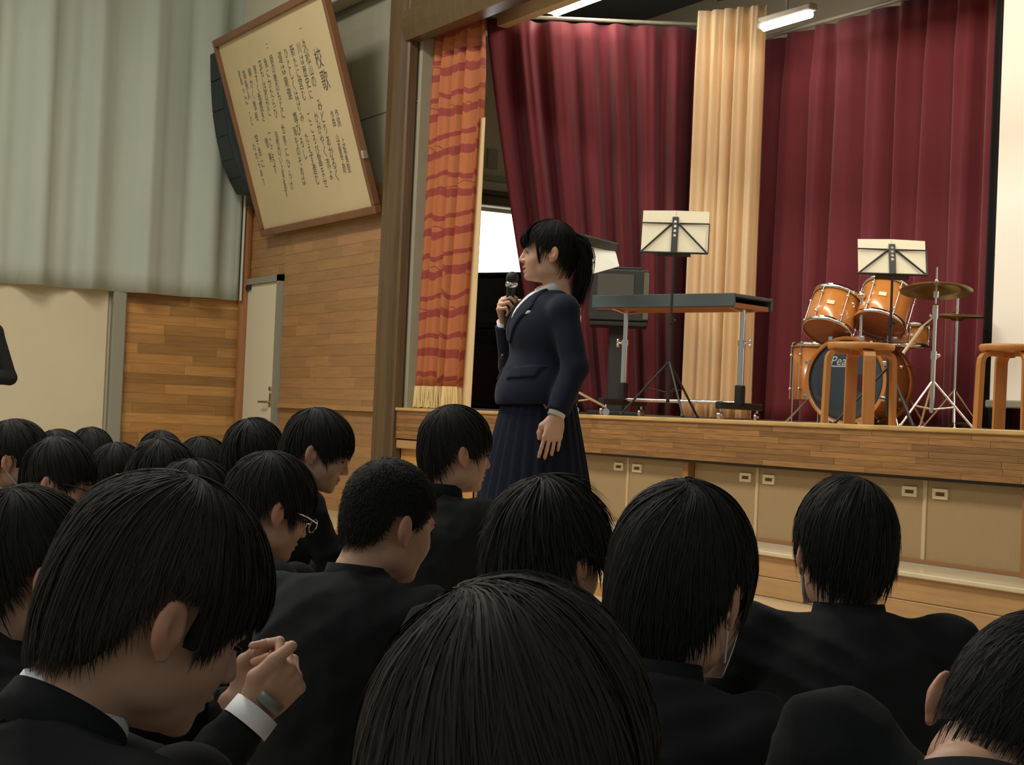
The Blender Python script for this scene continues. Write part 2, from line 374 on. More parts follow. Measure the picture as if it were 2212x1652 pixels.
# ------------------------------------------------------------------ curtains
def curtain(name, p0, p1, z0, z1, nf, amp, m, label, cat='curtain', ustart=None, seed=1, nu=None, nz=24, group=None, flare=.35, thick=.006, uend=None):
    rg = np.random.RandomState(seed); p0 = np.array([*p0, 0.]); p1 = np.array([*p1, 0.]); t = unit(p1 - p0); nrm = V(t[1], -t[0], 0)
    nu = nu or int(nf * 14); U = np.linspace(0, 1, nu); Z = np.linspace(0, 1, nz)
    ph = np.cumsum(.55 + .9 * rg.rand(nu)); ph = ph / ph[-1] * nf * 2 * math.pi
    am = np.interp(U, np.linspace(0, 1, 12), .55 + .7 * rg.rand(12)); v = []
    sec = np.interp(U, np.linspace(0, 1, int(nf * 2.3) + 3), rg.randn(int(nf * 2.3) + 3))
    for k, w in enumerate(Z):
        z = z1 + (z0 - z1) * w; u0 = ustart(w) if ustart else 0; u1 = uend(w) if uend else 1
        a = amp * (.35 + (.65 + flare * w) * min(1, w * 5 + .25)) * am
        off = a * (np.sin(ph + .5 * w * np.sin(ph * .37)) + .35 * np.sin(2 * ph + 1 + sec)) + .25 * amp * sec * w
        uu = u0 + (u1 - u0) * U
        v.append(p0 + (p1 - p0) * uu[:, None] + nrm * off[:, None] + V(0, 0, 1) * z)
    v = np.array(v); back = v - nrm * thick; n0 = nz * nu
    allv = np.concatenate([v.reshape(-1, 3), back.reshape(-1, 3)]); f = []
    for k in range(nz - 1):
        for i in range(nu - 1):
            a = k * nu + i; f.append((a, a + 1, a + nu + 1, a + nu)); f.append((n0 + a, n0 + a + nu, n0 + a + nu + 1, n0 + a + 1))
        for i in (0, nu - 1): a = k * nu + i; f.append((a, a + nu, n0 + a + nu, n0 + a))
    for i in range(nu - 1):
        f.append((i, n0 + i, n0 + i + 1, i + 1)); a = (nz - 1) * nu + i; f.append((a, a + 1, n0 + a + 1, n0 + a))
    loc = (p0 + p1) / 2 + V(0, 0, z0)
    me = mesh_np(name, allv - loc, np.array(f)); o = link(name, me, None, m, loc=tuple(loc)); tag(o, label, cat, group); return o, v

RED = mat('red_stage_velvet', S(102, 25, 36), .85, sheen=.12, var=.08, vscale=3, stretch=(1, 1, .3))
CREAM = mat('cream_curtain_cloth', S(222, 192, 150), .85, var=.03, vscale=3)
GREYC = mat('grey_blackout_cloth', S(170, 178, 166), .85, var=.07, vscale=2.2, stretch=(1, 1, .25), bump=.06, bscale=12)
gc, _ = curtain('window_curtain', (XL + .13, 5.74), (XL + .13, -2.5), 1.93, 6.6, 15, .045, GREYC, 'long grey blackout curtain hanging along the left hall wall', seed=4, nu=300)
part(gc, 'curtain_hem', MB().box((XL + .14, 5.745, 4.2), (.03, .012, 4.54)), mat('pale_hem', S(196, 206, 196), .8))
pl, pr = WD(1050, 60, 13.6), WD(1518, 60, 13.6)
curtain('stage_curtain', pl[:2], pr[:2], ZS + .03, 4.12, 7, .075, RED, 'dark red wing curtain drawn aside next to the stage window', seed=5, ustart=lambda w: .34 * w ** 1.15)
pc, pd = WD(1508, 60, 13.25), WD(1655, 60, 12.95)
curtain('stage_curtain', pc[:2], pd[:2], ZS + .03, 4.17, 5, .055, CREAM, 'narrow cream curtain hanging between the two red curtains', seed=9, flare=.1)
curtain('stage_curtain', (-10.72, 8.24), (-7.55, 8.24), ZS + .03, 4.0, 10, .07, RED, 'wide red back curtain hanging behind the drum kit', seed=12)
curtain('stage_curtain', (-7.99, 8.05), (-7.76, 8.03), ZS + .03, 4.1, 3, .03, mat('black_leg_cloth', S(24, 20, 20), .9), 'narrow black curtain leg beside the white projection screen', seed=13)
curtain('stage_curtain', (-7.5, 8.22), (2.8, 8.22), ZS + .03, 4.0, 36, .05, RED, 'red back curtain continuing behind the projection screen', seed=14)
curtain('added_shade_border', (-10.1, 7.30), (2.8, 7.30), 4.04, 4.93, 40, .02, MATS['black_leg_cloth'], 'short black border cloth added out of view to shade the curtain tops', seed=15, nz=6)  # added above the view so its shadow darkens the curtain tops
# orange patterned front curtain
def orange_mat():
    m = bpy.data.materials.new('orange_wave_brocade'); m.use_nodes = True; nt = m.node_tree; N = nt.nodes; L = nt.links; b = N['Principled BSDF']; b.inputs['Roughness'].default_value = .75
    tc = N.new('ShaderNodeTexCoord'); sx = N.new('ShaderNodeSeparateXYZ'); L.new(tc.outputs['Object'], sx.inputs[0])
    nz = N.new('ShaderNodeTexNoise'); nz.inputs['Scale'].default_value = 1.0; nz.inputs['Detail'].default_value = 1
    mp = N.new('ShaderNodeMapping'); mp.inputs['Scale'].default_value = (5, 5, 1.6); L.new(tc.outputs['Object'], mp.inputs[0]); L.new(mp.outputs[0], nz.inputs['Vector'])
    def mth(op, a, bb=None, c=None):
        q = N.new('ShaderNodeMath'); q.operation = op
        for i, w in enumerate((a, bb, c)):
            if w is None: continue
            if isinstance(w, (int, float)): q.inputs[i].default_value = w
            else: L.new(w, q.inputs[i])
        return q.outputs[0]
    u = mth('MULTIPLY_ADD', nz.outputs['Fac'], .55, mth('MULTIPLY', sx.outputs['Z'], 3.1))
    fr = mth('FRACT', u)
    band = mth('MULTIPLY', mth('GREATER_THAN', fr, .02), mth('LESS_THAN', fr, .22))
    u2 = mth('FRACT', mth('MULTIPLY_ADD', nz.outputs['Fac'], -.7, mth('MULTIPLY', sx.outputs['Z'], 3.1)))
    line = mth('MULTIPLY', mth('GREATER_THAN', u2, .52), mth('LESS_THAN', u2, .55))
    band2 = mth('MULTIPLY', mth('GREATER_THAN', fr, .48), mth('LESS_THAN', fr, .60))
    tot = mth('MINIMUM', mth('ADD', mth('ADD', band, line), band2), 1.0)
    mx = N.new('ShaderNodeMix'); mx.data_type = 'RGBA'; mx.inputs[6].default_value = (*S(174, 100, 56), 1); mx.inputs[7].default_value = (*S(142, 56, 44), 1)
    L.new(tot, mx.inputs[0]); L.new(mx.outputs[2], b.inputs['Base Color']); return m
oc, ov = curtain('front_curtain', (-12.16, 5.98), (-11.42, 6.02), ZS + .17, 4.05, 4, .05, orange_mat(), 'orange patterned front curtain with red waves and cream fringe by the portal', seed=21, uend=lambda w: 1 - .13 * max(0, w - .3) ** 1.3 / .63, nu=90, nz=30)
fg = MB(); rg = random.Random(3); base = ov[-1]
for i in range(0, len(base) - 1):
    for q in range(2):
        p = base[i] * (1 - q * .5) + base[i + 1] * q * .5; e = V(rg.uniform(-.012, .012), rg.uniform(-.01, .01), -.150 - rg.uniform(0, .014))
        fg.cyl(p + V(0, -.004, .012), p + e, .0055, .0075, seg=5)
fo = part(oc, 'fringe', fg, mat('cream_fringe_yarn', S(226, 200, 142), .85)); fo['kind'] = 'stuff'
lin_ = MB()
zz = np.linspace(ZS + .02, 3.2, 14); pts0, pts1 = [], []
for z in zz:
    w = (4.05 - z) / (4.05 - ZS - .17); u1 = 1 - .13 * max(0, w - .3) ** 1.3 / .63
    xx = -12.16 + .74 * u1; pts0.append(V(xx - .06, 6.045, z)); pts1.append(V(min(xx + .035 + .10 * max(0, w - .35), -11.36), 6.06, z))
n = len(zz); vv = pts0 + pts1 + [p + V(0, .006, 0) for p in pts0 + pts1]
ff = []
for i in range(n - 1): ff += [(i, i + 1, n + i + 1, n + i), (2 * n + i, 3 * n + i, 3 * n + i + 1, 2 * n + i + 1), (n + i, n + i + 1, 3 * n + i + 1, 3 * n + i), (i, 2 * n + i, 2 * n + i + 1, i + 1)]
lin_.add(vv, ff, True); part(oc, 'curtain_lining', lin_, mat('lining_cloth', S(214, 186, 138), .8))
# curtain rails and tube lights
def rail(a, b, label):
    mb = MB().cyl(a, b, .016, seg=10); single('curtain_rail', mb, STEELG, label, 'curtain rail', 'curtain rails over the stage', loc=tuple((np.asarray(a) + b) / 2))
rail(V(*pl[:2], 4.15), V(*pr[:2], 4.15), 'metal rail carrying the red wing curtain')
rail(V(-10.7, 8.24, 4.03), V(2.8, 8.24, 4.03), 'metal rail carrying the wide red back curtain')
rail(V(-9.9, 7.50, 4.25), V(2.8, 7.50, 4.25), 'bare pipe batten hanging under the dark stage loft')
rail(V(-9.9, 7.12, 4.42), V(2.8, 7.12, 4.42), 'bare pipe batten in front of another batten in the dark loft')
TUBE = mat('lit_tube', (1, 1, 1), .4, emit=(1.0, .93, .84), estr=22.0)
HOUS = mat('lamp_housing', S(180, 176, 160), .5)
def tube_light(p, L, label, w=.26, ys=(-.065, .065)):
    t = thing('tube_light', p, label, 'light', 'tube lights over the stage'); p = np.asarray(p)
    part(t, 'housing', MB().box(p + V(L / 2, 0, .05), (L + .06, w, .05), bev=.008), HOUS)
    part(t, 'hanger', MB().cyl(p + V(L * .5, 0, .06), (p[0] + L * .5, p[1], 4.96), .008, seg=8), HOUS)
    for dy in ys:
        part(t, 'tube', MB().cyl(p + V(0, dy, 0), p + V(L, dy, 0), .028, seg=12), TUBE)
    part(t, 'end_cap', MB().box(p + V(-.02, 0, .02), (.03, w, .06), bev=.005), HOUS)
tube_light(WY(1185, 26, 6.95), 1.9, 'lit twin tube light above the red wing curtain')
tube_light(WY(1650, 60, 7.75), .55, 'lit tube light peeking out beside the top of the cream curtain', .08, (0,))
# projection screen
t = thing('projection_screen', (-6.6, 7.9, 1.1), 'white roll-down projection screen hanging at the edge of the stage', 'screen')
part(t, 'screen_sheet', MB().box((-6.5, 7.9, 2.75), (2.6, .006, 3.26)), mat('matte_screen', S(244, 238, 226), .7))
part(t, 'bottom_bar', MB().box((-6.5, 7.9, 1.10), (2.66, .035, .05), bev=.008), STEELG)
# ------------------------------------------------------------------ framed school-song board, line-array speaker
BLc, BRc = V(-15.32, 5.79, 2.54), V(-12.66, 5.79, 2.54); TLc = V(-15.32, 5.20, 4.37)
bw = 2.66; eu = V(1, 0, 0); ev = unit(TLc - BLc); bh = np.linalg.norm(TLc - BLc); en = np.cross(eu, ev)
bd = thing('song_board', (-14.0, 5.79, 2.54), 'large framed board with a brush-written school song, tilting forward above the door', 'framed board')
Rb = np.array([eu, ev, en]).T
part(bd, 'panel', MB().box(BLc + eu * bw / 2 + ev * bh / 2, (bw - .06, bh - .06, .02), Rb), mat('aged_paper', S(202, 184, 144), .75, var=.05, vscale=2, bump=.04, bscale=5))
FRW = mat('board_frame_wood', S(120, 82, 54), .4, var=.12, vscale=4)
for c, sx, sy in (((bw / 2, .035), bw, .07), ((bw / 2, bh - .035), bw, .07), ((.025, bh / 2), .05, bh - .14), ((bw - .025, bh / 2), .05, bh - .14)):
    part(bd, 'frame_rail', MB().box(BLc + eu * c[0] + ev * c[1] + en * .01, (sx, sy, .07), Rb, bev=.008), FRW)
part(bd, 'hanging_fitting', MB().box(BLc + eu * (bw + .008) + ev * .50 + en * .02, (.03, .07, .05), Rb, bev=.006), CHROME)
INK = mat('brush_ink', S(72, 72, 74), .8)
def text_mesh(body, size):
    cu = bpy.data.curves.new('txt', 'FONT'); cu.body = body; cu.size = size; cu.align_x = 'CENTER'; cu.resolution_u = 2
    o = bpy.data.objects.new('txt', cu); COL.objects.link(o); bpy.context.view_layer.update()
    me = bpy.data.meshes.new_from_object(o.evaluated_get(bpy.context.evaluated_depsgraph_get())); COL.objects.unlink(o); bpy.data.objects.remove(o)
    v = np.array([q.co[:] for q in me.vertices]).reshape(-1, 3); f = [tuple(p.vertices) for p in me.polygons]; return v, f
def px_uv(x, y):   # where a sight line meets the board
    d = ray(x, y); k = ((BLc - CAM) @ en) / (d @ en); p = CAM + d * k - BLc; return p @ eu, p @ ev
def column(s, top, bot, size, sx=.82):
    (u0, v0), (u1, v1) = px_uv(*top), px_uv(*bot); mb = MB(); n = len(s); rgc = random.Random(len(s) * 31 + int(top[0]))
    for i, ch in enumerate(s):
        if ch == ' ': continue
        k = (i + .5) / n; u, w = u0 + (u1 - u0) * k, v0 + (v1 - v0) * k
        v, f = text_mesh(ch, size * rgc.uniform(.9, 1.08)); a = rgc.uniform(-.08, .08)
        x = v[:, 0] * sx; y = v[:, 1] - size * .38
        P = BLc + en * .0112 + eu * (u + x * math.cos(a) - y * math.sin(a))[:, None] + ev * (w + x * math.sin(a) + y * math.cos(a))[:, None]
        mb.add(P, f)
    return mb
cols = [('校歌', (683, 100), (711, 195), .20),
        ('作詞 上坂勇聖', (728, 234), (758, 372), .085), ('作曲 山本直之助', (718, 238), (748, 372), .085),
        ('久松山の みどりあかるく', (658, 86), (733, 390), .115), ('川は歴史に かがやく流よ', (645, 90), (720, 388), .11), ('新たに営む こころび富ませ', (631, 97), (708, 405), .11),
        ('ひとしくはげみ たえず進む', (617, 102), (690, 398), .11), ('道は剛健 尊ひろし', (604, 110), (664, 345), .115),
        ('師の教のもとに', (587, 118), (615, 255), .10), ('海をのぞめば', (637, 272), (660, 400), .10), ('我にかたらひ', (574, 124), (600, 255), .10), ('世界にひらけ', (612, 266), (634, 412), .10),
        ('花もしほのかに', (563, 130), (585, 250), .10), ('自然のいぶきあす', (598, 282), (622, 425), .10), ('誉すく香貫き', (551, 138), (572, 262), .10), ('一こころす', (582, 276), (598, 375), .10),
        ('柳かく曽根', (540, 144), (558, 262), .10), ('雪夢', (575, 292), (590, 355), .10), ('高張人', (528, 150), (541, 215), .10), ('学舎に', (554, 288), (572, 365), .10),
        ('ああここに こに', (517, 150), (548, 270), .085), ('われらあり', (549, 308), (574, 400), .085), ('一', (651, 56), (653, 66), .06), ('二', (578, 94), (580, 103), .06)]
for s, a, b, sz in cols:
    part(bd, 'lettering', column(s, a, b, sz), INK)['kind'] = 'stuff'
# wall cable/speaker
sp = thing('line_array_speaker', (-15.54, 5.5, 2.9), 'black curved column loudspeaker hanging half behind the framed board', 'loudspeaker')
poly = []
arc = [WX(x, y, -15.72)[1:] for x, y in ((455, 118), (456, 180), (460, 245), (468, 300), (480, 350), (495, 388), (512, 420))]
zt = arc[0][1]
for y, z in arc: poly.append((y, z))
poly += [(arc[-1][0] + .20, arc[-1][1] + .0), (arc[-2][0] + .30, arc[-2][1]), (arc[0][0] + .34, arc[0][1] + .02)]
part(sp, 'cabinet', MB().prism(poly, (-15.72, 0, 0), V(0, 1, 0), V(0, 0, 1), V(1, 0, 0), .36), BLACKS)
ay = [a for a in arc]
gl = MB()
for (y0, z0), (y1, z1) in zip(arc[:-1], arc[1:]):
    c = V(-15.54, (y0 + y1) / 2, (z0 + z1) / 2); t_ = unit(V(0, y1 - y0, z1 - z0)); nn = np.cross(V(1, 0, 0), t_); R = np.array([V(1, 0, 0), t_, nn]).T
    gl.box(c - nn * np.sign(nn[1]) * .006, (.32, np.hypot(y1 - y0, z1 - z0) - .012, .012), R)
part(sp, 'grille', gl, mat('speaker_grille', S(34, 42, 46), .7, bump=.3, bscale=300))
part(sp, 'mounting_bracket', MB().box((-15.54, 5.76, 4.1), (.10, .26, .06)), STEELG)

# ------------------------------------------------------------------ stage furniture
def on_stage(x, y, D):
    p = WD(x, y, D); return V(p[0], p[1], ZS)
def vpole(mb, p, z0, z1, r, seg=12): return mb.cyl((p[0], p[1], z0), (p[0], p[1], z1), r, seg=seg)
Hx = _h; Rt = _r0     # hall-plan directions: away along the view, and to its right
SHEET = mat('sheet_paper', S(232, 224, 196), .7)
# round bentwood stools
def stool(p, ang, label):
    t = thing('stool', p, label, 'stool', 'bentwood stools on the stage'); R = rz(ang)
    part(t, 'seat', MB().lathe([(0, .405), (.172, .405), (.178, .41), (.180, .425), (.178, .436), (.172, .44), (0, .44)], p, (0, 0, 1), seg=40), WOODST)
    for k in range(4):
        d = R @ V(math.cos(math.pi / 2 * k), math.sin(math.pi / 2 * k), 0); s_ = V(-d[1], d[0], 0)
        path = [(.07, .392), (.13, .392), (.150, .389), (.166, .378), (.176, .362), (.179, .34), (.183, .18), (.187, 0)]
        mb = MB(); th = .013; w = .062
        for i in range(len(path) - 1):
            (r0, z0), (r1, z1) = path[i], path[i + 1]; tt = unit(V(r1 - r0, z1 - z0, 0)); nn = V(-tt[1], tt[0], 0)
        ring = []
        for i, (r0, z0) in enumerate(path):
            a = path[max(i - 1, 0)]; b = path[min(i + 1, len(path) - 1)]; tt = unit(V(b[0] - a[0], b[1] - a[1], 0)); nn = (-tt[1], tt[0])
            if i == len(path) - 1: nn = (1, 0)
            ring.append([p + d * (r0 + sgn * nn[0] * th) + V(0, 0, z0 + sgn * nn[1] * th if i < len(path) - 1 else 0) + s_ * sw * w / 2 for sgn in (-1, 1) for sw in (-1, 1)])
        v = [q for r_ in ring for q in r_]; f = []
        for i in range(len(ring) - 1):
            a = i * 4
            for (x, y) in ((0, 1), (1, 3), (3, 2), (2, 0)): f.append((a + x, a + y, a + 4 + y, a + 4 + x))
        f += [(0, 2, 3, 1), (len(v) - 4, len(v) - 3, len(v) - 1, len(v) - 2)]
        mb.add(v, f); part(t, 'leg', mb, WOODST)
    return t
stool(on_stage(1857, 830, 9.0), RAD(64), 'round bentwood stool standing in front of the bass drum')
stool(on_stage(2190, 835, 8.55), RAD(66), 'round bentwood stool standing in front of the projection screen')

# wire music stands
def music_stand(p, facing, label, h_, sw, shh, tilt, chrome=False):
    """facing: unit vector the sheet's back looks at"""
    t = thing('music_stand', p, label, 'music stand', None); n0 = unit(V(facing[0], facing[1], 0)); sd = np.cross(V(0, 0, 1), n0)
    M_ = BLACKM
    up = unit(V(0, 0, 1) * math.cos(tilt) + n0 * math.sin(tilt)); nn = np.cross(sd, up); nn = nn if nn @ n0 > 0 else -nn
    c = p + V(0, 0, h_)
    pole = MB(); vpole(pole, p, ZS + .06, ZS + .62, .011); vpole(pole, p, ZS + .60, c[2] + .02, .008); part(t, 'pole', pole, M_)
    part(t, 'clamp', MB().cyl((p[0], p[1], ZS + .60), (p[0], p[1], ZS + .645), .017).ball((p[0], p[1], ZS + .62) + sd * .024, .010), M_)
    hub = p + V(0, 0, .36)
    for k in range(3):
        a = k * 2 * math.pi / 3 + .4; d = math.cos(a) * n0 + math.sin(a) * sd
        part(t, 'leg', MB().tube([hub, hub + d * .12 + V(0, 0, -.14), p + d * .30 + V(0, 0, .012)], .0075, seg=8).cyl(p + V(0, 0, .16), hub + d * .15 + V(0, 0, -.17), .004, seg=6).ball(p + d * .30 + V(0, 0, .012), .011), M_)
    o = c + nn * .006
    wf_ = MB(); b0, b1 = -sw / 2 * 1.02, sw / 2 * 1.02; y1 = shh * .70
    wf_.cyl(o + sd * b0, o + sd * b1, .0065, seg=8).cyl(o + sd * b0 + up * y1, o + sd * b1 + up * y1, .005, seg=8)
    for sgn in (-1, 1):
        wf_.cyl(o + sd * sgn * sw / 2, o + up * y1 + sd * sgn * .02, .006, seg=8)
    wf_.cyl(o + sd * b0, o + sd * b0 + up * y1, .004, seg=6) if False else None
    wf_.cyl(o + sd * b1, o + sd * b1 + up * y1, .004, seg=6); part(t, 'desk_frame', wf_, M_)
    R = np.array([sd, up, nn]).T
    part(t, 'spine', MB().box(o + up * shh * .42 + nn * .004, (.040, shh * .86, .010), R, bev=.003), M_)
    ho = MB()
    for k in range(4): ho.cyl(o + up * shh * (.40 + .11 * k) + nn * .008, o + up * shh * (.40 + .11 * k) + nn * .0105, .009, seg=10)
    part(t, 'spine_rivet', ho, CHROME)
    part(t, 'sheet_lip', MB().box(o - nn * .03 - up * .004, (sw * .5, .006, .05), R), M_)
    for sgn in (-1, 1):
        part(t, 'music_sheet', MB().box(o - nn * (.012) + up * (shh / 2 + .004) + sd * sgn * sw * .25, (sw * .497, shh, .0016), R @ ry(sgn * .05)), SHEET)
    return t
def to_cam(p): return unit(V(-p[0], -p[1], 0))
p = on_stage(1443, 850, 10.6); music_stand(p, rz(RAD(-4)) @ to_cam(p), 'black wire music stand with white sheets in front of the percussion table', 1.05, .425, .285, RAD(-14))
p = on_stage(1918, 850, 9.9); music_stand(p, rz(RAD(7)) @ to_cam(p), 'black wire music stand with sheets standing before the drum kit', .905, .40, .245, RAD(-26))
# chrome stand with a side-on desk
p = on_stage(1243, 860, 11.0)
t = thing('music_stand', p, 'tall chrome stand on castors with a black desk and white score beside the standing student', 'music stand')
ch = MB(); vpole(ch, p, ZS + .10, ZS + .62, .014); vpole(ch, p, ZS + .6, ZS + .95, .0115); vpole(ch, p, ZS + .93, ZS + 1.16, .009); part(t, 'pole', ch, CHROME)
part(t, 'pole_collar', MB().cyl(p + V(0, 0, .60), p + V(0, 0, .65), .020).ball(p + V(0, 0, .62) + Rt * -.024, .012), CHROME)
part(t, 'pole_collar', MB().cyl(p + V(0, 0, .93), p + V(0, 0, .97), .017), CHROME)
for k in range(3):
    a = .5 + k * 2 * math.pi / 3; d = math.cos(a) * Rt + math.sin(a) * Hx
    lg = part(t, 'leg', MB().cyl(p + V(0, 0, .155), p + d * .24 + V(0, 0, .055), .009).cyl(p + V(0, 0, .085), p + d * .12 + V(0, 0, .105), .006), CHROME)
    part(lg, 'castor', MB().cyl(p + d * .24 + V(0, 0, .024) + Hx * -.009, p + d * .24 + V(0, 0, .024) + Hx * .009, .024, seg=16).cyl(p + d * .24 + V(0, 0, .02), p + d * .24 + V(0, 0, .075), .006, seg=8), CHROME)
dc = p + V(0, 0, 1.19)
side = unit(Hx * -.55 + Rt * .80); fac = np.cross(V(0, 0, 1), side); upd = unit(V(0, 0, 1) * .86 + fac * .35)
q0 = WD(1252, 512, 11.0); q1 = WD(1335, 530, 10.75)
def quad_slab(a, b, c, d, t_):
    a, b, c, d = map(np.asarray, (a, b, c, d)); n = unit(np.cross(b - a, d - a)) * t_; return MB().add([a, b, c, d, a + n, b + n, c + n, d + n], [(0, 1, 2, 3), (4, 7, 6, 5), (0, 4, 5, 1), (1, 5, 6, 2), (2, 6, 7, 3), (3, 7, 4, 0)])
part(t, 'desk', quad_slab(WD(1246, 505, 11.0), WD(1334, 528, 10.78), WD(1333, 545, 10.86), WD(1249, 527, 11.1), .012), BLACKM)
part(t, 'desk_holder', MB().box(p + V(0, 0, 1.165), (.05, .05, .05), bev=.008), BLACKM)
part(t, 'music_sheet', quad_slab(WD(1270, 524, 11.08), WD(1329, 543, 10.86), WD(1337, 575, 10.80), WD(1281, 591, 11.0), .004), mat('lit_sheet', S(244, 240, 226), .6))

# percussion table on a wheeled height-adjustable frame
A0, B0 = on_stage(1345, 870, 11.35), on_stage(1597, 880, 10.75); ax = unit(B0 - A0); ay = unit(V(-ax[1], ax[0], 0)); ay = ay if ay @ Hx > 0 or ay @ Rt > 0 else -ay
t = thing('percussion_table', (A0 + B0) / 2, 'wheeled percussion table with a dark grey tray top and chrome legs', 'table'); LT = np.linalg.norm(B0 - A0)
Rt_ = np.array([ax, ay, V(0, 0, 1)]).T; ctr = (A0 + B0) / 2 + ay * .0
TRAY = mat('dark_grey_tray', S(70, 80, 84), .55)
tz = ZS + .765
part(t, 'tray', MB().box(ctr - ax * .02 + V(0, 0, .795), (LT + .20, .46, .022), Rt_, bev=.004).box(ctr - ax * .02 - ay * .225 + V(0, 0, .765), (LT + .20, .018, .085), Rt_, bev=.004).box(ctr - ax * .02 + ay * .225 + V(0, 0, .765), (LT + .20, .018, .085), Rt_, bev=.004), TRAY)
part(t, 'tray_underside', MB().box(ctr - ax * .02 + V(0, 0, .735), (LT + .16, .42, .03), Rt_), mat('tray_wood', S(150, 96, 56), .6))
for e, sgn in ((A0, -1), (B0, 1)):
    lg = part(t, 'leg', MB().cyl(e + V(0, 0, .24), e + V(0, 0, .73), .017).cyl(e + V(0, 0, .20), e + V(0, 0, .52), .022), CHROME)
    part(lg, 'wing_nut', MB().cyl(e + V(0, 0, .50), e + ax * sgn * .055 + V(0, 0, .50), .006, seg=8).ball(e + ax * sgn * .06 + V(0, 0, .515), (.012, .012, .016)).ball(e + ax * sgn * .06 + V(0, 0, .485), (.012, .012, .016)).cyl(e + V(0, 0, .485), e + V(0, 0, .52), .026), CHROME)
    ft = part(t, 'foot_rail', MB().box(e + V(0, 0, .095), (.05, .50, .045), Rt_, bev=.006).box(e + V(0, 0, .16), (.05, .06, .14), Rt_, bev=.006), BLACKM)
    for s2 in (-1, 1):
        q = e + ay * s2 * .22
        part(ft, 'castor', MB().cyl(q + V(0, 0, .028) - ax * .010, q + V(0, 0, .028) + ax * .010, .028, seg=16).cyl(q + V(0, 0, .03), q + V(0, 0, .085), .008, seg=8).cyl(q + V(0, 0, .028) - ax * .016, q + V(0, 0, .028) + ax * .016, .009, seg=10), CHROME)
    part(t, 'corner_bracket', MB().cyl(e + V(0, 0, .70), e + ay * .17 + V(0, 0, .725), .008, seg=8).cyl(e + V(0, 0, .70), e - ay * .17 + V(0, 0, .725), .008, seg=8), CHROME)
part(t, 'cross_bar', MB().cyl(A0 + V(0, 0, .115), B0 + V(0, 0, .115), .013), CHROME)

# black amplifier-like cabinet on a stand behind
p = on_stage(1330, 820, 12.9); n0 = to_cam(p); sd = np.cross(V(0, 0, 1), n0); R = np.array([sd, n0, V(0, 0, 1)]).T
t = thing('speaker_cabinet', p, 'dark box loudspeaker on a black stand behind the percussion table', 'loudspeaker')
part(t, 'cabinet', MB().box(p + V(0, 0, .93), (.46, .32, .40), R, bev=.012), mat('amp_black', S(36, 38, 36), .6))
part(t, 'front_grille', MB().box(p + n0 * .163 + V(0, 0, .95) + sd * -.03, (.28, .006, .28), R, bev=.002), mat('amp_grille', S(74, 72, 66), .7))
part(t, 'side_strip', MB().box(p + n0 * .163 + V(0, 0, .93) + sd * .205, (.04, .006, .36), R), mat('amp_strip', S(96, 92, 70), .6))
part(t, 'carry_handle', MB().box(p + V(0, 0, 1.15), (.34, .03, .02), R, bev=.006), BLACKM)
part(t, 'shelf', MB().box(p + V(0, 0, .71), (.44, .36, .03), R, bev=.004), BLACKM)
part(t, 'column', MB().box(p + V(0, 0, .37), (.13, .13, .68), R, bev=.01), mat('amp_black', (0, 0, 0)))
part(t, 'foot_plate', MB().box(p + V(0, 0, .02), (.42, .38, .04), R, bev=.008), BLACKM)

# covered upright piano below the stage window
PI_ = mat('piano_lacquer', (.010, .010, .011), .22, coat=.5)
t = thing('upright_piano', (-13.35, 7.35, ZS), 'black upright piano standing below the bright stage window', 'piano')
Rp = rz(RAD(28)); pc0 = V(-13.35, 7.35, ZS)
part(t, 'case', MB().box(pc0 + V(0, 0, .63), (1.5, .40, 1.20), Rp, bev=.02), PI_)
part(t, 'top_lid', MB().box(pc0 + V(0, 0, 1.245), (1.54, .46, .035), Rp, bev=.014), PI_)
part(t, 'key_bed', MB().box(pc0 + Rp @ V(0, -.33, .68), (1.48, .30, .10), Rp, bev=.02), PI_)
part(t, 'fallboard', MB().box(pc0 + Rp @ V(0, -.26, .78), (1.40, .14, .11), Rp, bev=.03), PI_)
for s2 in (-1, 1): part(t, 'leg', MB().box(pc0 + Rp @ V(s2 * .70, -.42, .32), (.07, .07, .62), Rp, bev=.01), PI_)
part(t, 'lower_panel', MB().box(pc0 + Rp @ V(0, -.205, .33), (1.3, .015, .46), Rp, bev=.004), mat('piano_brown_reflection', S(64, 40, 26), .3))  # brown reflection low in the black lacquer, put in as panel colour

# ------------------------------------------------------------------ drum kit
DW = mat('drum_maple', S(196, 126, 60), .25, var=.06, vscale=4, stretch=(1, 1, 1), coat=.5)
HEADB = mat('drum_head_black', S(58, 66, 72), .14, coat=.6); HEADC = mat('drum_head_clear', S(160, 104, 72), .25, coat=.3)
CYM = mat('cymbal_bronze', (.30, .25, .12), .32, metal=1.0)
fc = WD(1828, 824, 10.9); R_ = .283; fc[2] = ZS + R_ + .012
ang = RAD(-66.5); fn = V(math.cos(ang), math.sin(ang), 0); sdn = V(-fn[1], fn[0], 0)
kit = thing('drum_kit', V(fc[0], fc[1], ZS), 'maple drum kit with a black-headed bass drum and two mounted toms', 'drum kit')
def lugs(parent, c, d, r, z0, z1, n, a0=0, name='lug'):
    e1, e2, d = frame(d)
    for k in range(n):
        a = a0 + 2 * math.pi * k / n; q = c + r * (math.cos(a) * e1 + math.sin(a) * e2); mb = MB()
        mb.cyl(q * 1 + d * z0, q + d * z1, .0045, seg=6); m_ = (z0 + z1) / 2
        mb.ball(q + d * (z0 * .62 + m_ * .38), (.012, .012, .012), 8, 5).ball(q + d * (z1 * .62 + m_ * .38), (.012, .012, .012), 8, 5)
        part(parent, name, mb, CHROME)
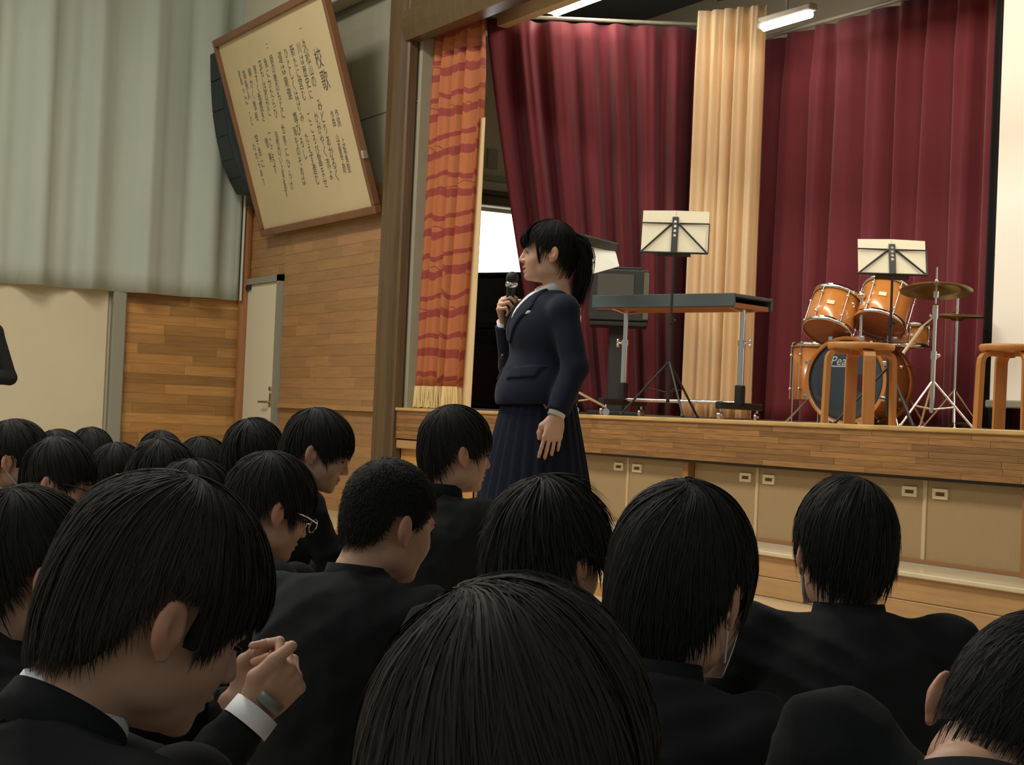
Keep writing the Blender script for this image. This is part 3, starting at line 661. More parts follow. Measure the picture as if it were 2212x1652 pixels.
bs = part(kit, 'bass_drum_shell', MB().lathe([(R_ - .012, .0), (R_ - .012, -.40), (R_ - .03, -.40), (R_ - .03, 0), (R_ - .012, 0)], fc, fn, 48), DW)
part(kit, 'bass_drum_hoop', MB().lathe([(R_ + .006, .018), (R_ + .006, -.030), (R_ - .008, -.030), (R_ - .018, .018), (R_ + .006, .018)], fc, fn, 48), DW)
part(kit, 'bass_drum_hoop', MB().lathe([(R_ + .006, -.37), (R_ + .006, -.42), (R_ - .008, -.42), (R_ - .008, -.37), (R_ + .006, -.37)], fc, fn, 48), DW)
part(kit, 'bass_drum_collar', MB().lathe([(R_ - .006, .013), (R_ - .024, .016), (R_ - .026, .002)], fc, fn, 48), BLACKM)
hc = fc + fn * .006 + sdn * .115 + V(0, 0, -.06)
hp_ = MB().lathe([(0, .008), (.1, .0078), (.2, .0072), (.25, .006), (R_ - .022, .002)], fc, fn, 48)
part(kit, 'bass_drum_head', hp_, HEADB, 'glossy black front drum head')
part(kit, 'bass_drum_back_head', MB().lathe([(0, -.405), (R_ - .02, -.405)], fc, fn, 48), HEADC)
part(kit, 'sound_hole', MB().lathe([(0, .0085), (.058, .0085)], fc + sdn * .105 + V(0, 0, -.015), fn, 28), mat('port_red_black', S(60, 12, 14), .7))
e1, e2, _ = frame(fn)
for k in range(8):
    a = 2 * math.pi * (k + .5) / 8; q = (R_ - .004) * (math.cos(a) * e1 + math.sin(a) * e2); qo = (R_ + .014) * (math.cos(a) * e1 + math.sin(a) * e2)
    part(kit, 'bass_drum_lug', MB().cyl(fc + qo + fn * .02, fc + qo - fn * .13, .005, seg=6).box(fc + qo + fn * .022, (.03, .03, .014), np.array([e1, e2, fn]).T, bev=.004).ball(fc + q - fn * .13, (.016, .016, .016)), CHROME)
    part(kit, 'bass_drum_lug', MB().cyl(fc + qo - fn * .27, fc + qo - fn * .42, .005, seg=6).ball(fc + q - fn * .27, (.016, .016, .016)), CHROME)
part(kit, 'spur', MB().cyl(fc - fn * .10 - sdn * .27 + V(0, 0, -.08), fc + fn * .06 - sdn * .40 + V(0, 0, -R_ - .005), .008).ball(fc - fn * .10 - sdn * .27 + V(0, 0, -.08), .022), CHROME)
part(kit, 'spur', MB().cyl(fc - fn * .10 + sdn * .27 + V(0, 0, -.08), fc + fn * .06 + sdn * .40 + V(0, 0, -R_ - .005), .008).ball(fc - fn * .10 + sdn * .27 + V(0, 0, -.08), .022), CHROME)
tv, tf = text_mesh('Pearl', .085); P = fc + fn * .0095 + sdn * (tv[:, 0] * .95 + tv[:, 1] * .28 - .035)[:, None] + np.outer(tv[:, 1] + .10, V(0, 0, 1))
lg_ = MB().add(P, tf); lg_.box(fc + fn * .009 + sdn * -.02 + V(0, 0, .092), (.17, .001, .008), np.array([sdn, fn, V(0, 0, 1)]).T); part(kit, 'lettering', lg_, mat('logo_grey', S(190, 196, 196), .5))
# toms: axis tilts towards the player (away from the audience)
def tom(px, py_, D, r, h_, name):
    c = WD(px, py_, D); d = unit(V(0, 0, 1) * .86 - fn * .50)
    sh = part(kit, 'tom_shell', MB().lathe([(r, -h_ / 2), (r, h_ / 2), (r - .012, h_ / 2), (r - .012, -h_ / 2), (r, -h_ / 2)], c, d, 40), DW)
    for z0, z1 in ((h_ / 2 - .012, h_ / 2 + .018), (-h_ / 2 - .018, -h_ / 2 + .012)):
        part(sh, 'tom_rim', MB().lathe([(r + .004, z0), (r + .010, z0), (r + .010, z1), (r + .004, z1), (r + .004, z0)], c, d, 40), CHROME)
    part(sh, 'tom_head', MB().lathe([(0, h_ / 2 + .004), (r + .004, h_ / 2 + .004)], c, d, 40), mat('coated_head', S(226, 220, 204), .6))
    part(sh, 'tom_bottom_head', MB().lathe([(0, -h_ / 2 - .004), (r + .004, -h_ / 2 - .004)], c, d, 40), HEADC)
    lugs(sh, c, d, r + .010, -h_ / 2, h_ / 2, 6, .35, 'tom_lug')
    e = unit(fn - d * (fn @ d)); part(sh, 'badge', MB().box(c + rodr(e, d, .30) * (r + .002), (.05, .004, .028), np.array([np.cross(rodr(e, d, .30), d) * -1, rodr(e, d, .30), d]).T), mat('badge_cream', S(236, 220, 176), .4))
    return c, d
def rodr(v, k, a): return v * math.cos(a) + np.cross(k, v) * math.sin(a) + k * (k @ v) * (1 - math.cos(a))
t1, d1 = tom(1799, 681, 11.06, .160, .25, 'tom'); t2, d2_ = tom(1910, 665, 11.0, .168, .26, 'tom')
hb = fc - fn * .07 + sdn * .02 + V(0, 0, R_)
hm = part(kit, 'tom_holder', MB().box(hb + V(0, 0, .0), (.14, .09, .02), np.array([sdn, fn, V(0, 0, 1)]).T, bev=.005), CHROME)
for s2, tc_ in ((-.035, t1), (.035, t2)):
    a = hb + sdn * s2; top = V(a[0], a[1], tc_[2] + .07); tow = unit(V(tc_[0] - top[0], tc_[1] - top[1], 0)); en_ = tc_ - tow * .155; en_[2] = top[2] - .02
    part(hm, 'holder_tube', MB().cyl(a, top, .0125).ball(top, .026, 12, 8).cyl(top, en_, .011), CHROME)
# snare seen behind, floor tom, cymbal
sc_ = WD(1955, 722, 11.15); snd = unit(V(.05, -.04, 1))
part(kit, 'snare_shell', MB().lathe([(.178, -.065), (.178, .065), (.166, .065), (.166, -.065), (.178, -.065)], sc_, snd, 40), DW)
part(kit, 'snare_rim', MB().lathe([(.180, .055), (.190, .055), (.190, .085), (.180, .085)], sc_, snd, 40).lathe([(.180, -.085), (.190, -.085), (.190, -.055), (.180, -.055)], sc_, snd, 40), CHROME)
lugs(kit, sc_, snd, .190, -.07, .07, 8, .2, 'snare_lug'); part(kit, 'snare_head', MB().lathe([(0, .068), (.18, .068)], sc_, snd, 40).lathe([(0, -.068), (.18, -.068)], sc_, snd, 40), MATS['coated_head'])
part(kit, 'snare_stand', MB().cyl(sc_ - V(0, 0, .08), V(sc_[0], sc_[1], ZS + .10), .011).cyl(V(sc_[0], sc_[1], ZS + .28), V(sc_[0] + .2, sc_[1] - .1, ZS + .01), .008).cyl(V(sc_[0], sc_[1], ZS + .28), V(sc_[0] - .2, sc_[1] - .08, ZS + .01), .008).cyl(V(sc_[0], sc_[1], ZS + .28), V(sc_[0], sc_[1] + .22, ZS + .01), .008).cyl(sc_ - V(0, 0, .09) - sdn * .14, sc_ - V(0, 0, .09) + sdn * .14, .007), CHROME)
fl = WD(1775, 790, 11.6); fl[2] = ZS + .36
part(kit, 'floor_tom_shell', MB().lathe([(.20, -.19), (.20, .19), (.188, .19), (.188, -.19), (.20, -.19)], fl, (0, 0, 1), 40), DW)
part(kit, 'floor_tom_rim', MB().lathe([(.202, .175), (.212, .175), (.212, .205), (.202, .205)], fl, (0, 0, 1), 40).lathe([(0, .195), (.2, .195)], fl, (0, 0, 1), 40), CHROME); lugs(kit, fl, (0, 0, 1), .212, -.19, .19, 8, .1, 'floor_tom_lug')
for k in range(3):
    a = k * 2.1 + .4; q = fl + V(math.cos(a) * .225, math.sin(a) * .225, 0); part(kit, 'floor_tom_leg', MB().cyl((q[0], q[1], ZS), (q[0], q[1], fl[2] + .08), .007), CHROME)
cb = on_stage(2012, 900, 10.3); cs = thing('cymbal_stand', cb, 'crash cymbal on a chrome boom stand at the right of the drum kit', 'cymbal')
cz = WD(2026, 622, 10.3)
pm = MB().cyl(cb + V(0, 0, .10), cb + V(0, 0, .46), .0155).cyl(cb + V(0, 0, .44), cb + V(0, 0, .70), .0125).cyl(cb + V(0, 0, .68), V(cb[0], cb[1], cz[2] + .13), .006)
part(cs, 'pole', pm, CHROME)
part(cs, 'pole_clamp', MB().cyl(cb + V(0, 0, .43), cb + V(0, 0, .48), .021).ball(cb + V(0, 0, .455) + Rt * .028, (.014, .014, .016)), CHROME)
part(cs, 'pole_clamp', MB().cyl(cb + V(0, 0, .68), cb + V(0, 0, .75), .018).ball(cb + V(0, 0, .70) - Rt * .024, .013).ball(cb + V(0, 0, .76), .018), CHROME)
part(cs, 'boom_arm', MB().cyl(cb + V(0, 0, .70), cb - Rt * .10 + V(0, 0, .61), .006).cyl(cb - Rt * .075 + V(0, 0, .63), cb - Rt * .19 + V(0, 0, .46), .010), mat('boom_wrap', S(226, 206, 170), .4))
cn = unit(V(0, 0, 1) * .985 + Hx * .17 + Rt * .02)
part(cs, 'cymbal', MB().lathe([(.008, .022), (.03, .020), (.045, .006), (.06, .002), (.14, -.006), (.222, -.018), (.222, -.020), (.14, -.009), (.06, -.001), (.042, .003), (.008, .018)], V(cb[0], cb[1], cz[2]), cn, 48), CYM)
part(cs, 'wing_nut', MB().ball(V(cb[0], cb[1], cz[2] + .045), (.012, .012, .012)), CHROME)
part(cs, 'cymbal_cup', MB().cyl(V(cb[0], cb[1], cz[2] - .06), V(cb[0], cb[1], cz[2] - .02), .016, .02), CHROME)
for k in range(3):
    a = 2 * math.pi * k / 3 - .5; d = math.cos(a) * Rt + math.sin(a) * Hx
    part(cs, 'leg', MB().cyl(cb + V(0, 0, .30), cb + d * .26 + V(0, 0, .012), .0075).cyl(cb + V(0, 0, .12), cb + d * .15 + V(0, 0, .14), .006).ball(cb + d * .26 + V(0, 0, .012), .013), CHROME)
hh = on_stage(2060, 900, 10.75); t = thing('hi_hat_stand', hh, 'small chrome pedal stand with a dark cymbal pair behind the crash cymbal', 'cymbal')
hz = WD(2060, 683, 10.75)[2]
part(t, 'pole', MB().cyl(hh + V(0, 0, .05), V(hh[0], hh[1], hz + .12), .010), CHROME)
part(t, 'cymbal', MB().lathe([(.008, .03), (.03, .028), (.05, .014), (.178, .004), (.178, .002), (.05, .010), (.008, .024)], V(hh[0], hh[1], hz), (0, 0, 1), 40), CYM)
part(t, 'cymbal', MB().lathe([(.008, -.03), (.03, -.028), (.05, -.014), (.178, -.004), (.178, -.002), (.05, -.010), (.008, -.024)], V(hh[0], hh[1], hz), (0, 0, 1), 40), CYM)
for k in range(3):
    a = 2 * math.pi * k / 3 + .3; d = math.cos(a) * Rt + math.sin(a) * Hx
    part(t, 'leg', MB().cyl(hh + V(0, 0, .26), hh + d * .22 + V(0, 0, .012), .007).ball(hh + d * .22 + V(0, 0, .012), .012), CHROME)
part(t, 'pedal', MB().box(hh + V(0, 0, .03) - Hx * .10, (.09, .20, .012), np.array([Rt, Hx, V(0, 0, 1)]).T @ rx(-.15)), BLACKM)
# ------------------------------------------------------------------ people: smooth implicit surfaces meshed with surface nets
class Fld:
    def __init__(s, lo, hi, h):
        s.lo = np.asarray(lo, np.float32); s.h = h; n = np.ceil((np.asarray(hi) - lo) / h).astype(int) + 1; s.n = n
        ax_ = [s.lo[i] + h * np.arange(n[i], dtype=np.float32) for i in range(3)]
        s.X = ax_[0][:, None, None]; s.Y = ax_[1][None, :, None]; s.Z = ax_[2][None, None, :]
        s.d = np.full(tuple(n), 1.0, np.float32)
    def cap(s, a, b, ra, rb=None):
        rb = ra if rb is None else rb; a = np.asarray(a, np.float32); b = np.asarray(b, np.float32); ba = b - a; L2 = float(ba @ ba) + 1e-12
        x, y, z = s.X - a[0], s.Y - a[1], s.Z - a[2]
        t = np.clip((x * ba[0] + y * ba[1] + z * ba[2]) / L2, 0, 1)
        return np.sqrt((x - t * ba[0]) ** 2 + (y - t * ba[1]) ** 2 + (z - t * ba[2]) ** 2) - (ra + (rb - ra) * t)
    def ell(s, c, r, R=None):
        x, y, z = s.X - c[0], s.Y - c[1], s.Z - c[2]
        if R is not None:
            x, y, z = (R[0, 0] * x + R[1, 0] * y + R[2, 0] * z, R[0, 1] * x + R[1, 1] * y + R[2, 1] * z, R[0, 2] * x + R[1, 2] * y + R[2, 2] * z)
        k0 = np.sqrt((x / r[0]) ** 2 + (y / r[1]) ** 2 + (z / r[2]) ** 2); k1 = np.sqrt((x / r[0] ** 2) ** 2 + (y / r[1] ** 2) ** 2 + (z / r[2] ** 2) ** 2) + 1e-6
        return k0 * (k0 - 1) / k1
    def u(s, d, k=0.0):
        if k <= 0: s.d = np.minimum(s.d, d)
        else:
            h = np.clip(.5 + .5 * (s.d - d) / k, 0, 1); s.d = s.d * (1 - h) + d * h - k * h * (1 - h)
        s.d = s.d.astype(np.float32); return s
    def sub(s, d, k=0.0):
        if k <= 0: s.d = np.maximum(s.d, -d)
        else:
            h = np.clip(.5 - .5 * (s.d + d) / k, 0, 1); s.d = s.d * (1 - h) + (-d) * h + k * h * (1 - h)
        s.d = s.d.astype(np.float32); return s
    def cut(s, p, dd, r=.08):
        near = s.cap(p - dd * .015, p + dd * .13, r) < 0; pl = (s.X - p[0]) * dd[0] + (s.Y - p[1]) * dd[1] + (s.Z - p[2]) * dd[2]
        s.d = np.where(near, np.maximum(s.d, pl), s.d).astype(np.float32); return s
    def inter(s, d): s.d = np.maximum(s.d, d).astype(np.float32); return s
    def nets(s):
        d = np.pad(s.d, 1, constant_values=1.0); lo = s.lo - s.h; n = d.shape; neg = d < 0
        cnt = np.zeros((n[0] - 1, n[1] - 1, n[2] - 1), np.int8)
        for i in (0, 1):
            for j in (0, 1):
                for k in (0, 1): cnt += neg[i:n[0] - 1 + i, j:n[1] - 1 + j, k:n[2] - 1 + k]
        act = (cnt > 0) & (cnt < 8); idx = np.full(act.shape, -1, np.int64); cells = np.argwhere(act); idx[act] = np.arange(len(cells))
        acc = np.zeros((len(cells), 3), np.float64); num = np.zeros(len(cells))
        offs = [(0, 0, 0), (1, 0, 0), (0, 1, 0), (1, 1, 0), (0, 0, 1), (1, 0, 1), (0, 1, 1), (1, 1, 1)]
        val = [d[cells[:, 0] + o[0], cells[:, 1] + o[1], cells[:, 2] + o[2]] for o in offs]
        for a, b in ((0, 1), (2, 3), (4, 5), (6, 7), (0, 2), (1, 3), (4, 6), (5, 7), (0, 4), (1, 5), (2, 6), (3, 7)):
            da, db = val[a], val[b]; m = (da < 0) != (db < 0); t = np.where(m, da / (da - db + 1e-12), 0)
            p = np.array(offs[a]) + t[:, None] * (np.array(offs[b]) - np.array(offs[a])); acc[m] += p[m]; num[m] += 1
        v = lo + s.h * (cells + acc / np.maximum(num, 1)[:, None]); F_ = []
        for axis in range(3):
            a0 = [slice(1, n[i] - 1) for i in range(3)]; a1 = list(a0); a0[axis] = slice(0, n[axis] - 1); a1[axis] = slice(1, n[axis])
            A, B = neg[tuple(a0)], neg[tuple(a1)]; ch = np.argwhere(A != B)
            if len(ch) == 0: continue
            inside = A[ch[:, 0], ch[:, 1], ch[:, 2]]; g = ch.copy()
            for i in range(3):
                if i != axis: g[:, i] += 1
            b_, c_ = (axis + 1) % 3, (axis + 2) % 3; e1 = np.zeros(3, int); e1[b_] = 1; e2 = np.zeros(3, int); e2[c_] = 1
            q = [g - e1 - e2, g - e2, g, g - e1]; q = np.stack([idx[w[:, 0], w[:, 1], w[:, 2]] for w in q], 1)
            q[~inside] = q[~inside][:, ::-1]; F_.append(q)
        return v, np.concatenate(F_)

def cat_mesh(*ms):
    vs, fs, o = [], [], 0
    for v, f in ms: vs.append(v); fs.append(f + o); o += len(v)
    return np.concatenate(vs), np.concatenate(fs)

def head_sdf(h=.0038, girl=False, open_mouth=False):
    F = Fld((-.115, -.135, -.205), (.115, .145, .135), h); jw = .92 if girl else 1.0
    F.u(F.ell((0, -.012, .030), (.074, .094, .086)))
    F.u(F.ell((0, .030, -.035), (.060 * jw, .064, .078)), .03)
    F.u(F.ell((0, .046, -.083), (.037 * jw, .038, .030)), .03)
    for s_ in (-1, 1):
        F.u(F.ell((s_ * .036, .054, -.034), (.026, .026, .030)), .02)
        F.u(F.ell((s_ * .050, .005, -.070), (.016, .030, .026)), .025)
    F.u(F.cap((-.032, .080, .014), (.032, .080, .014), .009), .015)
    for s_ in (-1, 1): F.sub(F.ell((s_ * .032, .102, -.002), (.017, .014, .010)), .012)
    F.u(F.cap((0, .090, .004), (0, .107, -.031), .006, .0095), .012)
    for s_ in (-1, 1): F.u(F.ell((s_ * .011, .097, -.036), (.008, .010, .007)), .006)
    gap = .004 if open_mouth else 0
    F.u(F.ell((0, .0935, -.061), (.019, .008, .0055)), .005); F.u(F.ell((0, .0905, -.074 - gap), (.016, .008, .006)), .005)
    if open_mouth: F.sub(F.ell((0, .098, -.0685), (.014, .012, .003)), .002)
    else: F.sub(F.cap((-.018, .101, -.0675), (.018, .101, -.0675), .0022), .002)
    F.u(F.ell((0, .079, -.100), (.018, .014, .013)), .016)
    F.u(F.cap((0, -.026, -.055), (0, -.050, -.20), .050 * jw, .056 * jw), .03)
    for s_ in (-1, 1):
        R = rz(s_ * .32) @ rx(.16)
        F.u(F.ell((s_ * .084, -.018, -.014), (.0080, .0195, .0305), R), .007)
        F.u(F.cap((s_ * .074, -.010, -.020), (s_ * .084, -.018, -.016), .012), .008)
        F.u(F.ell((s_ * .080, -.009, -.040), (.006, .008, .010)), .004)
        F.sub(F.ell((s_ * .0950, -.012, -.010), (.0080, .0110, .0185), R), .004)
    return F.nets()
HEAD_HI = head_sdf(.0033); HEAD_GIRL = head_sdf(.0030, True, True); HEAD_LO = head_sdf(.006)

# ---- hair
O_ = V(0, -.012, .030)
def hairline(tab):
    a = np.array(tab, float); return lambda az: np.interp(np.abs(az), a[:, 0], a[:, 1])
ST = dict(
    medium=dict(t=.020, line=[(0, .036), (38, .024), (58, -.002), (72, -.028), (79, .010), (112, .012), (124, -.045), (150, -.078), (180, -.088)]),
    mop=dict(t=.026, line=[(0, .005), (40, -.004), (62, -.03), (78, -.046), (100, -.052), (120, -.07), (150, -.095), (180, -.105)]),
    longish=dict(t=.025, line=[(0, .012), (35, .0), (60, -.02), (72, -.048), (80, -.006), (104, -.002), (116, -.055), (140, -.098), (180, -.112)]),
    buzz=dict(t=.009, line=[(0, .055), (40, .045), (60, .010), (72, -.020), (80, .014), (112, .014), (124, -.04), (150, -.066), (180, -.074)]),
    spiky=dict(t=.021, line=[(0, .046), (38, .034), (58, .004), (72, -.018), (79, .014), (112, .012), (124, -.04), (150, -.072), (180, -.082)]),
    short=dict(t=.012, line=[(0, .055), (40, .045), (60, .010), (72, -.020), (80, .014), (112, .014), (124, -.04), (150, -.070), (180, -.080)]),
    bare=dict(t=.024, line=[(0, .034), (30, .026), (50, .004), (62, -.028), (70, -.032), (76, .020), (110, .022), (119, -.045), (140, -.090), (180, -.104)]),
    crop=dict(t=.020, line=[(0, .046), (38, .034), (58, .004), (72, -.018), (79, .014), (112, .012), (124, -.035), (150, -.060), (180, -.066)]),
    girl=dict(t=.017, line=[(0, .050), (36, .050), (44, .052), (62, .040), (74, .012), (82, .014), (104, .010), (120, -.03), (150, -.055), (180, -.06)]),
    bob=dict(t=.024, line=[(0, .012), (30, .004), (44, -.03), (58, -.075), (80, -.092), (120, -.10), (180, -.112)]),
)
def hair_rad(u, rad, ext=1.75):
    """distance along unit dirs to the hair surface (lower half elongated)"""
    rzv = np.where(u[..., 2] < 0, rad[2] * ext, rad[2]); return 1 / np.sqrt((u[..., 0] / rad[0]) ** 2 + (u[..., 1] / rad[1]) ** 2 + (u[..., 2] / rzv) ** 2)
def make_hair(style, n, width, seed, crown=(0.10, -.55, .83), spike=.0, messy=.012, h=.006, length=.75, whorl=.9, clump=.5, shell=True, jag=.010):
    p = ST[style]; t = p['t']; rg = np.random.RandomState(seed); zl = hairline(p['line']); rad = V(.074 + t * .72, .094 + t, .086 + t)
    # shell
    F = Fld((-.125, -.155, -.15), (.125, .145, .16), h); x, y, z = F.X - O_[0], F.Y - O_[1], F.Z - O_[2]
    rr = rad - .004; rzz = np.where(z < 0, rr[2] * 1.75, rr[2]); k0 = np.sqrt((x / rr[0]) ** 2 + (y / rr[1]) ** 2 + (z / rzz) ** 2)
    k1 = np.sqrt((x / rr[0] ** 2) ** 2 + (y / rr[1] ** 2) ** 2 + (z / rzz ** 2) ** 2) + 1e-6; F.d = (k0 * (k0 - 1) / k1 + 0 * F.d).astype(np.float32)
    az = np.degrees(np.arctan2(x, y)) + 0 * z; F.inter((zl(az) - (z + O_[2])) * .8 + .004)
    inner = F.ell(tuple(O_), (.070, .090, .082)); F.sub(np.maximum(inner, 0 * inner - 1), .0)
    core = F.ell((0, .036, -.035), (.055, .058, .074)); F.sub(core)
    sv, sf = F.nets()
    # strands
    c = unit(crown); e1, e2, _ = frame(c); K = 8
    PSI = np.linspace(0, 2 * math.pi, 361); PH = np.linspace(.0, 2.9, 140)
    uu = (np.cos(PH)[None, :, None] * c + np.sin(PH)[None, :, None] * (np.cos(PSI)[:, None, None] * e1 + np.sin(PSI)[:, None, None] * e2))
    pp = O_ + uu * hair_rad(uu, rad)[..., None]; azz = np.degrees(np.arctan2(pp[..., 0] - O_[0], pp[..., 1] - O_[1]))
    below = pp[..., 2] < zl(azz); first = np.where(below.any(1), below.argmax(1), len(PH) - 1); PEND = PH[first]
    ncl = max(8, int(n * .06)); cpsi = rg.rand(ncl) * 2 * math.pi; psi = rg.rand(n) * 2 * math.pi
    near = cpsi[np.argmin(np.abs(((psi[:, None] - cpsi[None, :]) + math.pi) % (2 * math.pi) - math.pi), 1)]; dpsi = ((near - psi + math.pi) % (2 * math.pi)) - math.pi
    pend = np.interp(psi, PSI, PEND); jit = rg.randn(n) * jag * 8
    if style == 'buzz':
        ph0 = pend * np.sqrt(rg.rand(n)); ph = ph0[:, None] + np.linspace(0, 1, K)[None] * (.07 + .05 * rg.rand(n))[:, None]; lift = -.02 + np.linspace(0, 1, K)[None] * (.02 + .03 * rg.rand(n))[:, None]; dpsi = dpsi * 0
    else:
        s0 = rg.rand(n) ** .8 * .92; s1 = np.minimum(s0 + length * (.35 + .65 * rg.rand(n)), 1.0 + np.abs(jit)); s1 = np.where(rg.rand(n) < .45, 1.0 + jit, s1)
        s1 = np.maximum(s1, s0 + .12); ph = pend[:, None] * (s0[:, None] + (s1 - s0)[:, None] * np.linspace(0, 1, K)[None])
        lift = (rg.randn(n) * messy)[:, None] * np.linspace(.2, 1, K)[None] + messy * .5 + spike * (rg.rand(n) ** 2)[:, None] * np.linspace(0, 1, K)[None] ** 2
    sh_ = np.linspace(0, 1, K)[None]
    psis = psi[:, None] + clump * dpsi[:, None] * sh_ + whorl * np.exp(-ph / .35) + (rg.randn(n) * .10)[:, None] * sh_
    u_ = np.cos(ph)[..., None] * c + np.sin(ph)[..., None] * (np.cos(psis)[..., None] * e1 + np.sin(psis)[..., None] * e2)
    base = hair_rad(u_, rad) * (1 + lift); clumpr = 1 + .018 * np.sin(near * 53)[:, None] * sh_; P = O_ + u_ * (base * clumpr)[..., None]
    T = np.gradient(P, axis=1); T /= np.linalg.norm(T, axis=2, keepdims=True) + 1e-9
    nr = u_ + .5 * rg.randn(n, 1, 3) * .6; sd_ = np.cross(T, nr); sd_ /= np.linalg.norm(sd_, axis=2, keepdims=True) + 1e-9
    w = width * (.6 + .8 * rg.rand(n))[:, None] * np.interp(np.linspace(0, 1, K), [0, .2, .7, 1], [.35, 1, .8, .06])[None]
    A = P - sd_ * w[..., None] * .5; B = P + sd_ * w[..., None] * .5; vv = np.stack([A, B], 2).reshape(-1, 3)
    i0 = (np.arange(n)[:, None] * K + np.arange(K - 1)[None]).ravel() * 2; ff = np.stack([i0, i0 + 1, i0 + 3, i0 + 2], 1)
    return cat_mesh((sv, sf), (vv, ff)) if shell else (vv, ff)

def strands(paths, n, spread, width, seed, K=9):
    """locks of hair along explicit guide paths (list of point lists)"""
    rg = np.random.RandomState(seed); out = []
    for g, r0, r1 in paths:
        g = np.array(g, float); tt = np.linspace(0, 1, len(g)); k = np.linspace(0, 1, K); P = np.stack([np.interp(k, tt, g[:, i]) for i in range(3)], 1)
        off = rg.randn(n, 1, 3) * np.linspace(r0, r1, K)[None, :, None]; Q = P[None] + off
        T = np.gradient(Q, axis=1); T /= np.linalg.norm(T, axis=2, keepdims=True) + 1e-9; sd_ = np.cross(T, rg.randn(n, 1, 3)); sd_ /= np.linalg.norm(sd_, axis=2, keepdims=True) + 1e-9
        w = width * np.interp(k, [0, .2, .7, 1], [.6, 1, .8, .1])[None, :, None]
        vv = np.stack([Q - sd_ * w * .5, Q + sd_ * w * .5], 2).reshape(-1, 3); i0 = (np.arange(n)[:, None] * K + np.arange(K - 1)[None]).ravel() * 2
        out.append((vv, np.stack([i0, i0 + 1, i0 + 3, i0 + 2], 1)))
    return cat_mesh(*out)

# ---- hands: wrist at origin, fingers +y, back of hand +z, thumb at -x (right hand)
def hand_sdf(curl=(25, 30, 20), thumb=((-.024, .022, -.006), (-.046, .050, -.014), (-.050, .078, -.022), (-.046, .098, -.026)), h=.0032, spread=1.0, curls=None, arm=.10):
    F = Fld((-.085, -arm - .04, -.13), (.085, .215, .06), h)
    bx_ = [-.029, -.0095, .0105, .029]; by_ = [.088, .092, .088, .080]; ln = [1.0, 1.08, 1.0, .80]; rr = [.0080, .0083, .0079, .0070]
    F.u(F.cap((0, -arm, 0), (0, 0, 0), .030, .0235)); F.u(F.ell((0, .045, -.002), (.038, .052, .0145)), .018)
    for i in range(4): F.u(F.cap((bx_[i] * .45, .012, 0), (bx_[i], by_[i], 0), .012, .0105), .010)
    G = []
    for i in range(4):
        p = V(bx_[i], by_[i], 0); a = 0; q = [p]; cu = curls[i] if curls else curl
        for L, c in zip((.043, .026, .021), cu):
            a += RAD(c); p = p + L * ln[i] * V(math.sin(RAD(4 * spread * (i - 1.5))), math.cos(a), -math.sin(a)); q.append(p)
        G.append(q)
        for k in range(3): F.u(F.cap(q[k], q[k + 1], rr[i] * (1 - .07 * k), rr[i] * (1 - .07 * (k + 1))), .003 if k else .006)
    th = [V(*q) for q in thumb]
    for k in range(len(th) - 1): F.u(F.cap(th[k], th[k + 1], .0135 - .0015 * k, .0125 - .0018 * k), .010 if k == 0 else .006)
    return F.nets()
HAND = hand_sdf(); 
def mirror(m): v, f = m; v = v.copy(); v[:, 0] *= -1; return v, f[:, ::-1]
HAND_LO = hand_sdf(h=.006)
def xf(m, R, t): v, f = m; return v @ np.asarray(R).T + np.asarray(t), f
def hand_frame(y, z):
    y = unit(y); z = unit(np.asarray(z) - y * (np.asarray(z) @ y)); return np.array([np.cross(y, z), y, z]).T

SKIN = (.52, .30, .20)
def skin_colors(me, c0, tint):
    a = me.attributes.new('tint', 'FLOAT_COLOR', 'POINT'); col = np.ones((len(me.vertices), 4), np.float32); col[:, :3] = tint; a.data.foreach_set('color', col.ravel())
SKINM = mat('skin', SKIN, .52, vcol=True, sss=0.06, spec=.35)
HAIRM = mat('black_hair', (.0140, .0140, .0136), .68, spec=.16); HAIRB = mat('brown_black_hair', (.0240, .0212, .0185), .68, spec=.16)
WOOL = mat('black_wool', (.0140, .0156, .0160), .95, spec=.08, sheen=.02, bump=.05, bscale=260); NAVY = mat('navy_wool', S(36, 39, 52), .9, spec=.12, sheen=.05, bump=.05, bscale=260)
SHIRT = mat('white_shirt', S(225, 226, 224), .7); MASKM = mat('white_mask_cloth', S(232, 228, 222), .8); SHOE = mat('indoor_shoe', S(215, 212, 205), .6)
TROUS = mat('black_trouser_wool', (.0075, .008, .0085), .9, spec=.1)

def skin_tint(v, lips=True):
    """own colour of skin by place on the head (head frame): lips and ears redder"""
    c = np.tile(np.array(SKIN), (len(v), 1))
    lip = np.exp(-(((v[:, 0]) / .016) ** 2 + ((v[:, 2] + .067) / .008) ** 2) ** 2) * (v[:, 1] > .088)
    ear = np.clip((np.abs(v[:, 0]) - .082) / .006, 0, 1) * (np.abs(v[:, 2] + .015) < .05)
    c = c * (1 - lip[:, None]) + lip[:, None] * V(.42, .13, .11); c = c * (1 - .5 * ear[:, None]) + .5 * ear[:, None] * V(.52, .21, .14); return c

